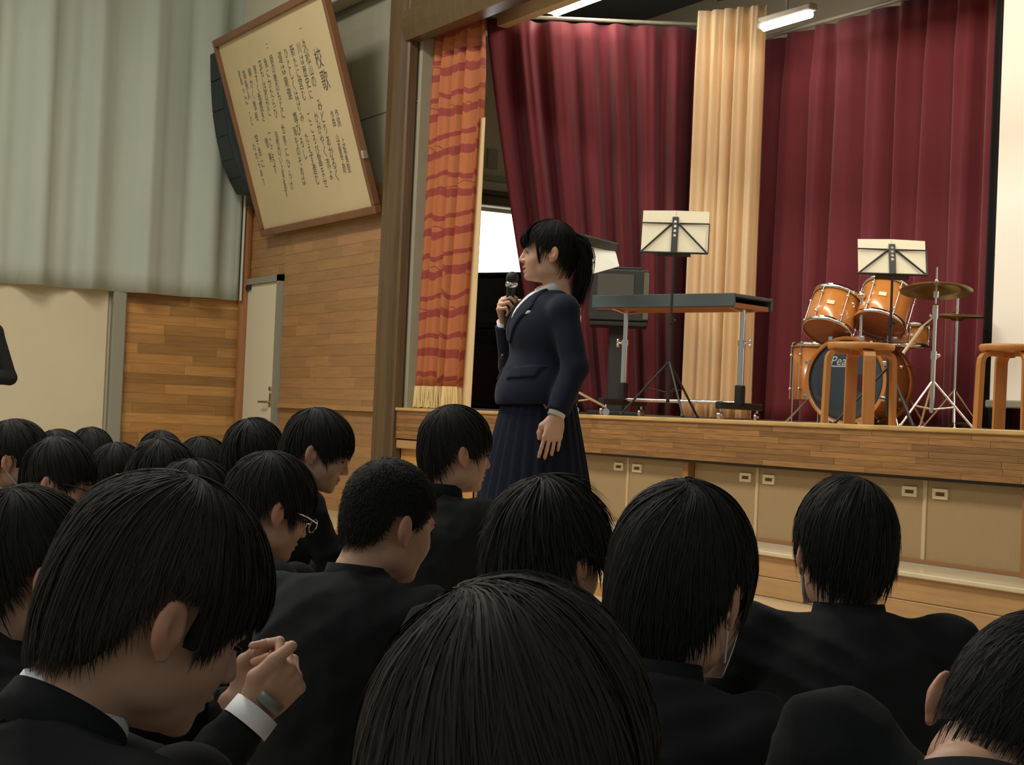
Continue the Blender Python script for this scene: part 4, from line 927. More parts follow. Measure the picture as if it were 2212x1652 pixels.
def jacket_sdf(N, sh_drop=.085, arms=None, h=.010, rnd=1, shw=.175, bulk=1.0, seated=True, puff=0.0):
    """upper clothing in body frame (x right, y forward). N = neck base. arms = ((shoulder, elbow, wrist) left, right)"""
    N = np.asarray(N, float); pts = [N] + [q for a in arms for q in a] + [V(-.22, -.2, .03), V(.22, .2, .03)]
    lo = np.min(pts, 0) - .13; hi = np.max(pts, 0) + .12; lo[2] = max(lo[2], -.0) if seated else lo[2]; F = Fld(lo, hi, h)
    hip = V(0, 0, .15); ch = hip + (N - hip) * .66 + V(0, -.020, 0); wa = hip + (N - hip) * .32 + V(0, -.035, 0); d = unit(N - hip); R = rx(-math.atan2(d[1], d[2]))
    F.u(F.ell(hip, (.175 * bulk, .135, .15))); F.u(F.ell(wa, (.158 * bulk, .125 * bulk, .19), R), .07); F.u(F.ell(ch, (.178 * bulk, .128 * bulk, .165), R), .06)
    for s_, a in zip((-1, 1), arms):
        sh, el, wr = a
        F.u(F.cap(N + V(0, -.012, -.045), sh + V(0, 0, .004), .052, .056), .045)
        F.u(F.cap(sh, el, .060 + puff, .052), .035); F.u(F.cap(el, wr, .052, .043), .02)
        if puff: F.u(F.ell(sh + V(s_ * .004, 0, .012), (.06, .066, .066)), .01)
    rg = np.random.RandomState(rnd); w = 0
    for k in range(8):
        kv = rg.randn(3) * V(20, 20, 34); w = w + np.abs(np.sin(kv[0] * F.X + kv[1] * F.Y + kv[2] * F.Z + rg.rand() * 6)) ** .7 * .0040 - .0022
    F.d = (F.d + w).astype(np.float32)
    for s_, a in zip((-1, 1), arms):        # open cuffs
        _, el, wr = a; dd = unit(wr - el); F.cut(wr, dd)
    return F.nets()
def trousers_sdf(h=.014, kn=None, an=None):
    F = Fld((-.30, -.22, -.012), (.30, .66, .56), h)
    F.u(F.ell((0, 0, .12), (.17, .15, .125)))
    for s_ in (-1, 1):
        k = V(s_ * kn[0], kn[1], kn[2]); a = V(s_ * an[0], an[1], an[2]); F.u(F.cap((s_ * .085, .02, .11), k, .088, .062), .04); F.u(F.cap(k, a, .060, .045), .02)
    return F.nets()
TRO = trousers_sdf(kn=(.10, .33, .42), an=(.095, .44, .09))
def shoe_mb(s_):
    F = Fld((-.06, -.09, -.002), (.06, .19, .10), .008); F.u(F.ell((0, -.01, .045), (.04, .055, .045))); F.u(F.ell((0, .09, .03), (.043, .085, .034)), .03); F.inter(-F.Z + 0 * F.d + .003); return F.nets()
SHOEM = shoe_mb(1)
def body_core(N, arms, hm=None, seated=True, h=.016):
    """skin body inside the clothes, joined to the head and hands"""
    N = np.asarray(N, float); pts = [N] + [q for a in arms for q in a]; lo = np.minimum(np.min(pts, 0), V(-.25, -.2, 0.02)) - .05; hi = np.maximum(np.max(pts, 0), V(.25, .55, .2)) + .05; F = Fld(lo, hi, h)
    hip = V(0, 0, .15); F.u(F.cap(hip, N - V(0, 0, .10), .11, .10)); F.u(F.cap(N - V(0, 0, .14), N + V(0, 0, .02), .06, .046), .05)
    for a in arms: F.u(F.cap(N + V(0, 0, -.07), a[0], .04), .04); F.u(F.cap(a[0], a[1], .042, .034), .02); F.u(F.cap(a[1], a[2], .034, .025), .02)
    if seated:
        for s_ in (-1, 1): F.u(F.cap((s_ * .08, 0, .12), (s_ * .10, .33, .42), .06, .042), .04); F.u(F.cap((s_ * .10, .33, .42), (s_ * .095, .44, .05), .04, .03), .02)
    return F.nets()
def ring(N, R, rbx, rby, rtx, rty, hgt, th, tilt=.0, seg=40, open_front=0.0):
    """stand collar: band round the neck"""
    mb = MB(); v = []; f = []
    for k in range(seg):
        a = 2 * math.pi * k / seg; ca, sa = math.sin(a), math.cos(a); dip = -.012 * max(0, sa) ** 2
        for (ax_, ay_, z) in ((rbx, rby, 0), (rtx, rty, hgt), (rtx - th, rty - th, hgt), (rbx - th, rby - th, 0)):
            v.append(N + R @ V(ax_ * ca, ay_ * sa, z + dip + tilt * sa * .03))
    for k in range(seg):
        j = (k + 1) % seg
        for i in range(4): f.append((k * 4 + i, j * 4 + i, j * 4 + (i + 1) % 4, k * 4 + (i + 1) % 4))
    return mb.add(v, f, True)
HAIRS = {}
def hair_mesh(key, **kw):
    if key not in HAIRS:
        v, f = make_hair(**kw); HAIRS[key] = mesh_np('hair', v, f)
    return HAIRS[key]
TH0 = math.degrees(math.atan2(_h[1], _h[0]))
def yaw_of(th): return RAD(TH0 - th - 90)      # th: degrees turned to the right of the camera's own heading
EYEM = mat('eye_dark', (.012, .009, .008), .25); BROWM = HAIRM
def glasses(par, Rh, C, M_=None):
    mb = MB()
    for s_ in (-1, 1):
        mb.tube([C + Rh @ V(s_ * .033 + .024 * math.cos(a), .106 + -.25 * abs(s_ * .033 + .024 * math.cos(a)) ** 1.0 * .5 + .008, -.006 + .017 * math.sin(a)) for a in np.linspace(0, 2 * math.pi, 18)[:-1]], .0018, seg=6, closed=True)
        mb.tube([C + Rh @ V(s_ * .058, .104, .001), C + Rh @ V(s_ * .082, .060, .004), C + Rh @ V(s_ * .084, -.01, .004), C + Rh @ V(s_ * .080, -.035, -.012)], .0022, seg=6)
    mb.tube([C + Rh @ V(-.010, .112, -.004), C + Rh @ V(0, .116, -.001), C + Rh @ V(.010, .112, -.004)], .0018, seg=6)
    return part(par, 'glasses', mb, M_ or BLACKM)
def mask_part(par, Rh, C):
    v = []; f = []; nu, nv = 15, 9
    for j in range(nv):
        z = -.022 - .082 * j / (nv - 1)
        for i in range(nu):
            a = RAD(-68 + 136 * i / (nu - 1)); b = 1 - .10 * ((j / (nv - 1)) ** 2)
            y = .022 + (.096 - .012 * abs(j / (nv - 1) - .35)) * math.cos(a) * b; x = .073 * math.sin(a) * b
            v.append(C + Rh @ V(x, y + .012 * math.exp(-(a / .35) ** 2), z))
    n = len(v); v += [p + 0.0 for p in v]
    for k in range(n): v[n + k] = C + (v[k] - C) * .985
    for j in range(nv - 1):
        for i in range(nu - 1): a = j * nu + i; f += [(a, a + 1, a + nu + 1, a + nu), (n + a, n + a + nu, n + a + nu + 1, n + a + 1)]
    for j in range(nv - 1):
        for i in (0, nu - 1): a = j * nu + i; f.append((a, a + nu, n + a + nu, n + a))
    for i in range(nu - 1):
        for a in (i, (nv - 1) * nu + i): f.append((a, a + 1, n + a + 1, n + a))
    o = part(par, 'face_mask', MB().add(v, f, True), MASKM)
    for s_ in (-1, 1): part(o, 'ear_loop', MB().tube([C + Rh @ V(s_ * .066, .05, -.03), C + Rh @ V(s_ * .086, -.004, .014), C + Rh @ V(s_ * .090, -.030, -.002), C + Rh @ V(s_ * .086, -.032, -.030), C + Rh @ V(s_ * .066, .035, -.085)], .0022, seg=6), MASKM)
    return o

def student(label, xc, yt, D, th, pitch=8, roll=0, thb=None, hair='medium', hk=None, opts=None, lean=.07, res=.014, group=None, hd='lo', mat_j=None, mat_h=None, top=.128):
    """a seated student: (xc, yt) = top of the hair, D = distance along the view; th = facing, thb = body facing"""
    opts = opts or {}; thb = th if thb is None else thb; mat_j = mat_j or WOOL
    C = WD(xc, yt + top * FPX / D, D); Rh = rz(yaw_of(th)) @ rx(-RAD(pitch)) @ ry(RAD(roll)); Rb = rz(yaw_of(thb))
    Nw = C + Rh @ V(0, -.045, -opts.get('neck', .128)) + V(0, 0, -.010); root = Nw - Rb @ V(0, lean, 0); root[2] = 0
    t = thing('person', root, label, 'person', group); t.rotation_euler = (0, 0, yaw_of(thb))
    Ri = Rb.T; N = Ri @ (Nw - root); Cl = Ri @ (C - root); Rl = Ri @ Rh
    arms = opts.get('arms')
    if arms is None:
        shz = N[2] - opts.get('shd', .058); sw = opts.get('shw', .172); drop = min(.3, max(.12, shz - .28))
        arms = [[V(s_ * sw, N[1] - .012, shz), V(s_ * (sw + .065), N[1] + .12, shz - drop + .03), V(s_ * .075, .40, min(shz - .05, .36))] for s_ in (-1, 1)]
        if 'sh' in opts:
            for a, q in zip(arms, opts['sh']): a[0] = Ri @ (q - root)
    else: arms = [[Ri @ (q - root) if i_ else N + V(*q) for i_, q in enumerate(a)] for a in arms]
    hm = {'hi': HEAD_HI, 'lo': HEAD_LO}[hd]; hv = hm[0]; tint = skin_tint(hv)
    hand = opts.get('hands'); parts_ = [(hv @ Rl.T + Cl, hm[1]), body_core(N, arms)]
    tn = [tint, None]
    for i, (s_, a) in enumerate(zip((-1, 1), arms)):
        if hand: y, z, hmesh = hand[i]; Rm = hand_frame(y, z)
        else: y = V(-s_ * .75, .2, -.4); Rm = hand_frame(y, V(0, 1, .3)); hmesh = HAND_LO
        m_ = hmesh if s_ > 0 else mirror(hmesh); parts_.append(xf(m_, Rm, a[2] + Rm @ V(0, .012, 0))); tn.append(None)
    bv, bf = cat_mesh(*parts_); col = np.concatenate([(tn[i] if tn[i] is not None else np.tile(np.array(SKIN), (len(parts_[i][0]), 1))) for i in range(len(parts_))])
    me = mesh_np('body', bv, bf); skin_colors(me, None, col * opts.get('skin', 1.0)); link('body', me, t, SKINM)
    jv, jf = jacket_sdf(N, arms=arms, h=res, rnd=int(xc), bulk=opts.get('bulk', 1.0), puff=opts.get('puff', 0)); link('jacket', mesh_np('jacket', jv, jf), t, mat_j)
    if opts.get('legs', True):
        link('trousers', LEGM, t, TROUS)
        for s_ in (-1, 1): o = link('shoe', SHOED, t, SHOE); o.location = (s_ * .095, .46, 0)
    # collar and white liner in world-free local frame: a holder-free build
    Rc = rx(-RAD(opts.get('ctilt', pitch * .35 + math.degrees(math.atan2(N[1], N[2])) * .5))); Nc = N + Rc @ V(0, .008, -.018)
    def loc_part(name, mb, m): o = link(name, mb.mesh(name), t, m); return o
    if opts.get('shirt'):
        loc_part('shirt_collar', ring(Nc + V(0, 0, .012), Rc, .066, .072, .057, .062, .042, .004), SHIRT)
    else:
        loc_part('collar', ring(Nc, Rc, .074, .078, .063, .068, .050, .004), mat_j); loc_part('collar_liner', ring(Nc + Rc @ V(0, 0, .004), Rc, .066, .070, .0595, .0645, opts.get('liner', .044), .003), SHIRT)
    hkw = dict(style=hair, n=1500, width=.004, seed=int(xc) % 97 + 1, h=.008); hkw.update(hk or {})
    ho = link('hair', hair_mesh((hair, tuple(sorted((k, str(v)) for k, v in hkw.items()))), **hkw), t, mat_h or HAIRM); Mh = Matrix([list(Rl[i]) + [Cl[i]] for i in range(3)] + [[0, 0, 0, 1]]); ho.matrix_local = Mh
    for s_ in (-1, 1):
        loc_part('eye', MB().ball(Cl + Rl @ V(s_ * .032, .0868, -.003), (.0115, .0035, .0028), 10, 6, Rl), EYEM)
        loc_part('eyebrow', MB().tube([Cl + Rl @ V(s_ * .016, .0925, .0145), Cl + Rl @ V(s_ * .032, .0905, .0185), Cl + Rl @ V(s_ * .047, .0815, .0145)], [.0022, .003, .0012], seg=6), HAIRM)
    class Loc: pass
    if opts.get('glasses'): o = glasses_local(t, Rl, Cl, opts['glasses'])
    if opts.get('mask'): mask_local(t, Rl, Cl)
    return t, arms, Rb, root
def glasses_local(t, Rl, Cl, m):
    sv = org; 
    o = glasses(None_parent, Rl, Cl, m); o.parent = t; return o
def mask_local(t, Rl, Cl):
    o = mask_part(None_parent, Rl, Cl); o.parent = t; return o
None_parent = None
LEGM = mesh_np('trousers', *TRO); SHOED = mesh_np('shoe', *SHOEM)
# ------------------------------------------------------------------ the seated audience
HI = dict(n=7500, width=.0021, h=.005); MI = dict(n=4200, width=.0030, h=.006); LO = dict(n=1300, width=.0050, h=.008)
def kw(b, **k): d = dict(b); d.update(k); return d
student('seated student seen from behind with a round mop of brown-black hair hiding both ears', 1092, 1296, 1.09, 14, 18, 3, 20, 'mop', kw(HI, seed=3, crown=(-.30, -.55, .78), messy=.020, jag=.012), dict(bulk=1.0), res=.010, hd='hi', mat_h=HAIRB)
student('seated student turned away with a large bare ear and a white-edged stand collar', 345, 1046, 1.74, 55, 26, 4, 40, 'bare', kw(HI, seed=8, crown=(.10, -.30, .95), messy=.014, jag=.0025), dict(bulk=1.02, neck=.150, ctilt=34, liner=.0555), res=.009, hd='hi', mat_h=HAIRB)
# the one behind, whose raised hands show past that face
GRIP = hand_sdf(curls=[(55, 75, 45), (62, 80, 45), (66, 80, 45), (70, 80, 45)], thumb=((-.024, .020, -.006), (-.042, .048, -.004), (-.041, .086, .001), (-.036, .120, .003)), h=.0030)
GRIP2 = hand_sdf(curls=[(35, 55, 30), (40, 60, 30), (45, 60, 30), (50, 60, 30)], thumb=((-.024, .020, -.006), (-.044, .050, -.014), (-.042, .082, -.024), (-.032, .104, -.034)), h=.0034)
wr = WD(533, 1560, 2.58); el = WD(420, 1700, 2.54); wl_ = WD(505, 1520, 2.70); ell_ = WD(400, 1650, 2.80)
Rb3 = rz(yaw_of(52)); loc3 = lambda d: Rb3.T @ d
yR = loc3(Rt * .62 + V(0, 0, .74) + Hx * .15); zR = loc3(Rt * .45 - Hx * .80 - V(0, 0, .30)); yL = loc3(Rt * .70 + V(0, 0, .55) - Hx * .35); zL = loc3(-V(0, 0, .2) * 1 + Hx * .9 + Rt * .3)
t3, arms3, Rb_, root3 = student('seated student raising cupped hands with a wristwatch, head half hidden by a classmate', 66, 1060, 2.66, 48, 10, 0, 52, 'medium', kw(MI, seed=17),
    dict(arms=((( -.165, -.01, -.085), ell_, wl_), ((.165, -.01, -.085), el, wr)), hands=((yL, zL, GRIP2), (yR, zR, GRIP))), res=.011, hd='hi')
a_ = arms3[1]; dirw = unit(a_[2] - a_[1]); Rw = np.array([*frame(dirw)]).T
def local_part(root, name, mb, m): return link(name, mb.mesh(name), root, m)
hw = hand_frame(yR, zR)
local_part(t3, 'shirt_cuff', MB().lathe([(.040, -.006), (.039, .026), (.036, .026), (.037, -.006), (.040, -.006)], a_[2], dirw, 28), SHIRT)
wp = a_[2] + hw @ V(0, .046, 0)
WB = mat('watch_band', S(120, 126, 120), .4, metal=.3)
w_ = local_part(t3, 'wristwatch', MB().lathe([(.0275, -.009), (.0285, -.008), (.0285, .008), (.0275, .009), (.0262, .008), (.0262, -.008), (.0275, -.009)], wp, hw[:, 1], 28), WB)
local_part(w_, 'watch_face', MB().lathe([(0, .0), (.015, .0), (.0165, .003), (.0165, .009), (.014, .0095), (0, .0095)], wp - hw[:, 2] * .025, -hw[:, 2], 24), BLACKM)
student('seated student with thick dark hair, round-rimmed glasses and bowed head between two neighbours', 585, 984, 4.10, 56, 20, 0, 45, 'medium', kw(MI, seed=21, messy=.022, spike=.06), dict(glasses=CHROME), res=.012, hd='hi')
student('seated student with a close-cropped buzz cut and wide black jacket shoulders', 842, 988, 3.40, 50, 14, 3, 30, 'buzz', dict(n=16000, width=.0010, h=.005, seed=5), dict(bulk=1.08, shw=.185), res=.011, hd='hi')
student('seated student with tousled spiky black hair sticking out over the forehead', 1188, 1042, 2.90, 40, 10, 0, 30, 'spiky', kw(MI, seed=33, messy=.045, spike=.22, crown=(-.05, -.45, .88)), dict(bulk=1.05, neck=.112, shd=.040, shw=.17), res=.011, hd='hi')
student('seated student with long thick black hair and a white mask loop behind the ear', 1474, 1058, 2.22, 30, 15, 4, 32, 'bare', kw(HI, n=6500, width=.0026, seed=41, crown=(.05, -.50, .86), messy=.018), dict(mask=True), res=.010, hd='hi')
student('seated student seen squarely from behind, with stand collar and both shoulders showing', 1824, 1037, 3.06, -4, 3, 0, 2, 'crop', kw(MI, n=5200, width=.0026, seed=52, messy=.02, spike=.08, crown=(.1, -.1, .99)), dict(mask=True, puff=.006, shw=.172, bulk=1.0, neck=.116, shd=.048), res=.009, hd='hi')
student('seated student slumped far forward with bare nape and hunched black jacket back', 2195, 1318, 1.80, 12, 44, 26, 8, 'short', dict(n=8000, width=.0017, h=.005, seed=61, length=.3, messy=.012), dict(bulk=1.1, sh=(WD(1800, 1612, 1.76), WD(2420, 1760, 1.76))), lean=.22, res=.010, hd='hi')
student('seated student with neat black hair sitting right beside the standing speaker', 987, 880, 4.95, 62, 6, 0, 35, 'medium', kw(MI, n=3000, width=.0036, seed=71), dict(bulk=1.05), res=.012, hd='hi')
student('seated student in clear profile looking down in front of the wooden wall', 688, 888, 5.35, 84, 20, 0, 62, 'medium', kw(MI, n=3000, width=.0038, seed=73, messy=.022), dict(), res=.012, hd='hi')
student('seated student whose dark crown overlaps the cream door', 550, 909, 6.3, 60, 12, 0, None, 'spiky', kw(LO, seed=75, messy=.025, spike=.08), dict())
student('seated student in navy blazer with white shirt collar and face mask below the bare plaster', 38, 913, 5.9, 84, 12, 0, 66, 'bare', kw(MI, n=2600, width=.004, seed=77), dict(mask=True, shirt=True), hd='hi', mat_j=NAVY)
student('seated student wearing black-rimmed glasses, face bowed, beside the navy blazer', 130, 949, 5.08, 86, 14, 0, None, 'crop', kw(MI, n=2600, width=.004, seed=79), dict(glasses=BLACKM), hd='hi')
student('distant seated student with only a round crown showing below the bare plaster', 130, 931, 7.6, 70, 15, 0, None, 'medium', kw(LO, seed=81), dict())
student('distant seated student with head bowed in front of the grey wall post', 197, 928, 8.9, 92, 24, 0, None, 'bob', kw(LO, seed=83), dict(shirt=True), mat_j=NAVY)
student('seated student with glossy hair and a bit of pale cheek against the wood panel', 346, 934, 8.3, 96, 26, 0, None, 'crop', kw(LO, seed=85), dict())
student('seated student with tousled hair just in front of the glossy-haired one', 352, 954, 5.7, 62, 18, 0, None, 'spiky', kw(LO, n=1900, width=.004, seed=87, messy=.03, spike=.10), dict())
student('seated student with flat dark crown between the glasses wearer and the tousled head', 256, 961, 6.6, 66, 18, 0, None, 'medium', kw(LO, seed=89), dict())
student('seated student with smooth rounded crown against the lower wood panel', 440, 950, 7.25, 66, 18, 0, None, 'mop', kw(LO, seed=91), dict())
student('seated student with loose messy hair low in front of the smooth rounded crown', 420, 999, 4.75, 58, 20, 0, None, 'medium', kw(MI, n=2600, seed=93, messy=.03, spike=.06), dict())
# ------------------------------------------------------------------ the student standing with a microphone
thb = -106; gs = .91; Cg = WD(1183, 545, 6.1); Rb = rz(yaw_of(thb)); Rh = rz(yaw_of(-93)) @ rx(-RAD(2))
rootg = V(Cg[0], Cg[1], 0) - Rb @ V(0, -.005, 0) ; rootg[2] = 0
g = thing('person', rootg, 'standing student in navy blazer and long pleated skirt speaking into a microphone', 'person'); g.rotation_euler = (0, 0, yaw_of(thb))
Rl = Rb.T @ Rh; Cl = Rb.T @ (Cg - rootg); toL = lambda p: Rb.T @ (np.asarray(p) - rootg)
m0, m1 = toL(WD(1107, 596, 6.12)), toL(WD(1094, 712, 6.14)); mdir = unit(m0 - m1)
mp_ = toL(WD(1099, 660, 6.13))
HR = np.array([unit(np.cross(unit(V(-.5, .375, .78)), V(.6, .8, 0))), unit(V(-.5, .375, .78)), V(.6, .8, 0)]).T
wrR = mp_ - HR @ V(0, .072, -.030)
Ng = V(0, -.035, Cl[2] - .150)
aR = [V(.148, -.02, Ng[2] - .065), V(.190, .055, 1.075), wrR - HR[:, 1] * .012]; aL = [V(-.150, -.03, Ng[2] - .065), V(-.196, -.068, 1.065), V(-.214, .0, .905)]
MIC_H = hand_sdf(curls=[(62, 78, 55), (66, 80, 55), (70, 82, 55), (74, 84, 55)], thumb=((-.024, .020, -.010), (-.046, .046, -.024), (-.050, .064, -.046), (-.044, .070, -.066)), h=.0028, arm=.07)
HANG = hand_sdf(curls=[(6, 14, 10), (10, 18, 12), (16, 22, 14), (24, 26, 16)], h=.0026, arm=.07, spread=.7)
HLd = hand_frame(V(.02, .16, -1), V(-1, .25, 0))
F = Fld((-.28, -.25, .0), (.28, .30, Ng[2] + .06), .012)
F.u(F.cap((0, 0, .98), (0, -.01, 1.22), .10, .10)); F.u(F.cap((0, -.015, 1.2), Ng + V(0, 0, .02), .07, .045), .06)
for a in (aR, aL): F.u(F.cap(Ng - V(0, 0, .07), a[0], .035), .04); F.u(F.cap(a[0], a[1], .036, .03), .02); F.u(F.cap(a[1], a[2], .03, .022), .02)
for s_ in (-1, 1): F.u(F.cap((s_ * .075, 0, .95), (s_ * .08, .01, .46), .078, .05), .03); F.u(F.cap((s_ * .08, .01, .46), (s_ * .08, -.02, .08), .050, .034), .02); F.u(F.cap((s_ * .08, -.03, .05), (s_ * .085, .10, .035), .034, .028), .02)
hv = HEAD_GIRL[0]
pieces = [((hv * gs) @ Rl.T + Cl, HEAD_GIRL[1]), F.nets(), xf((MIC_H[0] * .92, MIC_H[1]), HR, wrR), xf(mirror((HANG[0] * .92, HANG[1])), HLd, aL[2] + HLd @ V(0, .010, 0))]
bv, bf = cat_mesh(*pieces); GSK = V(1.42, 1.46, 1.50)
colr = np.concatenate([skin_tint(hv)] + [np.tile(np.array(SKIN), (len(p_[0]), 1)) for p_ in pieces[1:]]) * GSK
me = mesh_np('body', bv, bf); skin_colors(me, None, colr); link('body', me, g, SKINM)
# blazer
def blazer_field(h=.0065):
    F = Fld((-.30, -.24, .86), (.30, .34, Ng[2] + .07), h)
    F.u(F.ell((0, .0, 1.205), (.142, .108, .145))); F.u(F.ell((0, .055, 1.20), (.095, .060, .075)), .05); F.u(F.ell((0, .0, 1.08), (.134, .108, .17)), .06)
    F.u(F.ell((0, .012, .965), (.165, .150, .15)), .06)
    for a in (aR, aL):
        F.u(F.cap(Ng + V(0, -.005, -.035), a[0] + V(0, 0, .0), .046, .050), .04); F.u(F.cap(a[0], a[1], .054, .046), .03); F.u(F.cap(a[1], a[2], .046, .037), .02)
    rg = np.random.RandomState(4); w = 0
    for k in range(5): kv = rg.randn(3) * V(15, 15, 22); w = w + np.sin(kv[0] * F.X + kv[1] * F.Y + kv[2] * F.Z + rg.rand() * 6) * .0018
    F.d = (F.d + w).astype(np.float32); return F
B = blazer_field(); full = B.d.copy()
hem = .935 - .10 * np.clip(B.Y, -.1, .2) * .5
armL = np.minimum(B.cap(aL[1], aL[2], .06), B.cap(aR[1], aR[2], .06))
B.d = np.maximum(full, np.where(armL < 0, -1, (hem - B.Z))).astype(np.float32)
for a in (aR, aL):
    dd = unit(a[2] - a[1]); B.cut(a[2], dd, .06)
B.sub(B.ell(Ng + V(0, .01, .03), (.056, .060, .07)))
link('blazer', mesh_np('blazer', *B.nets()), g, NAVY)
def inlay(name, off, cond, m, h=None):
    Q = blazer_field(.005); Q.d = np.maximum(np.maximum(Q.d - off, -(Q.d + .006)), cond(Q)).astype(np.float32); v, f = Q.nets(); return link(name, mesh_np(name, v, f), g, m)
# shirt front in the neck opening, lapels, pocket flap, name tag
vee = lambda Q, w: np.abs(Q.X) - w * np.clip((Q.Z - 1.215) / .13, 0, 1.2)
inlay('shirt_front', .003, lambda Q: np.maximum(np.maximum(vee(Q, .042), -Q.Y + .01), 1.215 - Q.Z + 0 * Q.X), SHIRT)
for s_ in (-1, 1):
    inlay('lapel', .007, lambda Q: np.maximum(np.maximum(np.maximum(-vee(Q, .042), np.abs(Q.X) - (.004 + .62 * np.clip(Q.Z - 1.135, 0, .13)) + .5 * np.clip(Q.Z - 1.285, 0, 1)), np.maximum(-s_ * Q.X, -Q.Y + .0)), np.maximum(1.15 - Q.Z, Q.Z - 1.40)), NAVY)
inlay('pocket_flap', .006, lambda Q: np.maximum(np.maximum(Q.X + .055, -Q.X - .150), np.maximum(np.abs(Q.Z - 1.045 + .12 * (Q.X + .1)) - .022, -Q.Y + .0)), NAVY)
inlay('pocket_flap', .006, lambda Q: np.maximum(np.maximum(-Q.X + .055, Q.X - .150), np.maximum(np.abs(Q.Z - 1.045 - .12 * (Q.X - .1)) - .022, -Q.Y + .0)), NAVY)
inlay('name_tag', .005, lambda Q: np.maximum(np.maximum(np.abs(Q.X + .068) - .022, np.abs(Q.Z - 1.262) - .007), -Q.Y), SHIRT)
lp_ = lambda name, mb, m: link(name, mb.mesh(name), g, m)
lp_('shirt_collar', ring(Ng + V(0, .012, -.004), rx(-.25), .060, .066, .048, .054, .040, .004), SHIRT)
lp_('necktie', MB().box(Ng + V(0, .078, -.022), (.026, .016, .032), rx(.25), bev=.005).box(Ng + V(0, .100, -.062), (.032, .008, .07), rx(.40), bev=.003), mat('mauve_tie', S(150, 104, 124), .6))
for a, hf in ((aR, HR), (aL, HLd)):
    dd = unit(a[2] - a[1]); lp_('shirt_cuff', MB().lathe([(.033, -.04), (.031, .016), (.028, .016), (.030, -.04), (.033, -.04)], a[2], dd, 24), SHIRT)
for k in range(2): lp_('blazer_button', MB().lathe([(0, .004), (.008, .004), (.010, .0)], V(.0, .150 - .012 * k, 1.10 - .09 * k), V(0, 1, 0), 14), BLACKM)
# pleated skirt
npl, per, nzk = 26, 6, 14; v = []; f = []; na = npl * per
for k in range(nzk):
    w = k / (nzk - 1); z = 1.0 - .60 * w; rx_ = .128 + .125 * w ** .9; ry_ = .118 + .115 * w ** .9
    for i in range(na):
        a = 2 * math.pi * i / na; ph = (i % per) / per; am = (.004 + .020 * w) * (ph if ph < .8 else (1 - ph) * 4); v.append((math.sin(a) * (rx_ + am), math.cos(a) * (ry_ + am) + .004, z))
n0 = len(v); v += [(x * .975, y * .975, z) for x, y, z in v]
for k in range(nzk - 1):
    for i in range(na):
        j = (i + 1) % na; f.append((k * na + i, k * na + j, (k + 1) * na + j, (k + 1) * na + i)); f.append((n0 + k * na + i, n0 + (k + 1) * na + i, n0 + (k + 1) * na + j, n0 + k * na + j))
for i in range(na):
    j = (i + 1) % na; q = (nzk - 1) * na; f.append((q + i, q + j, n0 + q + j, n0 + q + i)); f.append((i, n0 + i, n0 + j, j))
me = mesh_np('skirt', np.array(v), np.array(f), smooth=False); link('skirt', me, g, mat('navy_skirt_wool', S(33, 36, 48), .9, spec=.1))
for s_ in (-1, 1):
    o = link('shoe', SHOED, g, SHOE); o.location = (s_ * .083, 0, 0)
    lp_('sock', MB().cyl((s_ * .08, -.02, .07), (s_ * .08, -.005, .33), .042, .055, seg=18, cap=False), SHIRT)
# hair: cap, fringe, side lock, ponytail
hv1 = make_hair('girl', 4200, .0026, 11, crown=(0, -.25, .97), messy=.010, h=.005, whorl=0, clump=.4, jag=.02)
fringe = []
rgq = np.random.RandomState(2)
for k in range(26):
    x = -.052 + .104 * k / 25; zt_ = .096 - abs(x) * .3; yb = math.sqrt(max(0, 1 - (x / .080) ** 2)); fringe.append(([(x * .5, .045, .118), (x * .85, .088, .080), (x, .030 + .078 * yb, .048), (x * 1.02, .022 + .078 * yb, .016 + rgq.rand() * .014)], .0012, .0035))
fr_ = strands(fringe, 18, 0, .0022, 5)
locks = strands([([(s_ * .060, .058, .080), (s_ * .077, .050, .035), (s_ * .078, .044, -.01), (s_ * .073, .036, -.052)], .0012, .0022) for s_ in (-1, 1)], 60, 0, .0022, 6)
tail = [([(0, -.105, .055), (0, -.145, .040), (.0, -.160, -.02), (.0, -.150, -.09), (.0, -.130, -.165), (0, -.120, -.21)], .010, .013), ([(0, -.10, .045), (0, -.132, .03), (.004, -.145, -.03), (0, -.135, -.10), (0, -.120, -.17)], .012, .014)]
tl_ = strands(tail, 420, 0, .0035, 7)
v, f = cat_mesh(hv1, fr_, locks, tl_); ho = link('hair', mesh_np('hair', v * gs, f), g, HAIRM); ho.matrix_local = Matrix([list(Rl[i]) + [Cl[i]] for i in range(3)] + [[0, 0, 0, 1]])
for s_ in (-1, 1):
    lp_('eye', MB().ball(Cl + gs * Rl @ V(s_ * .032, .0872, -.003), (.0105, .0035, .0026), 10, 6, Rl), EYEM)
    lp_('eyebrow', MB().tube([Cl + gs * Rl @ V(s_ * .016, .0925, .0145), Cl + gs * Rl @ V(s_ * .032, .0905, .0175), Cl + gs * Rl @ V(s_ * .046, .082, .0145)], [.0014, .002, .001], seg=6), HAIRM)
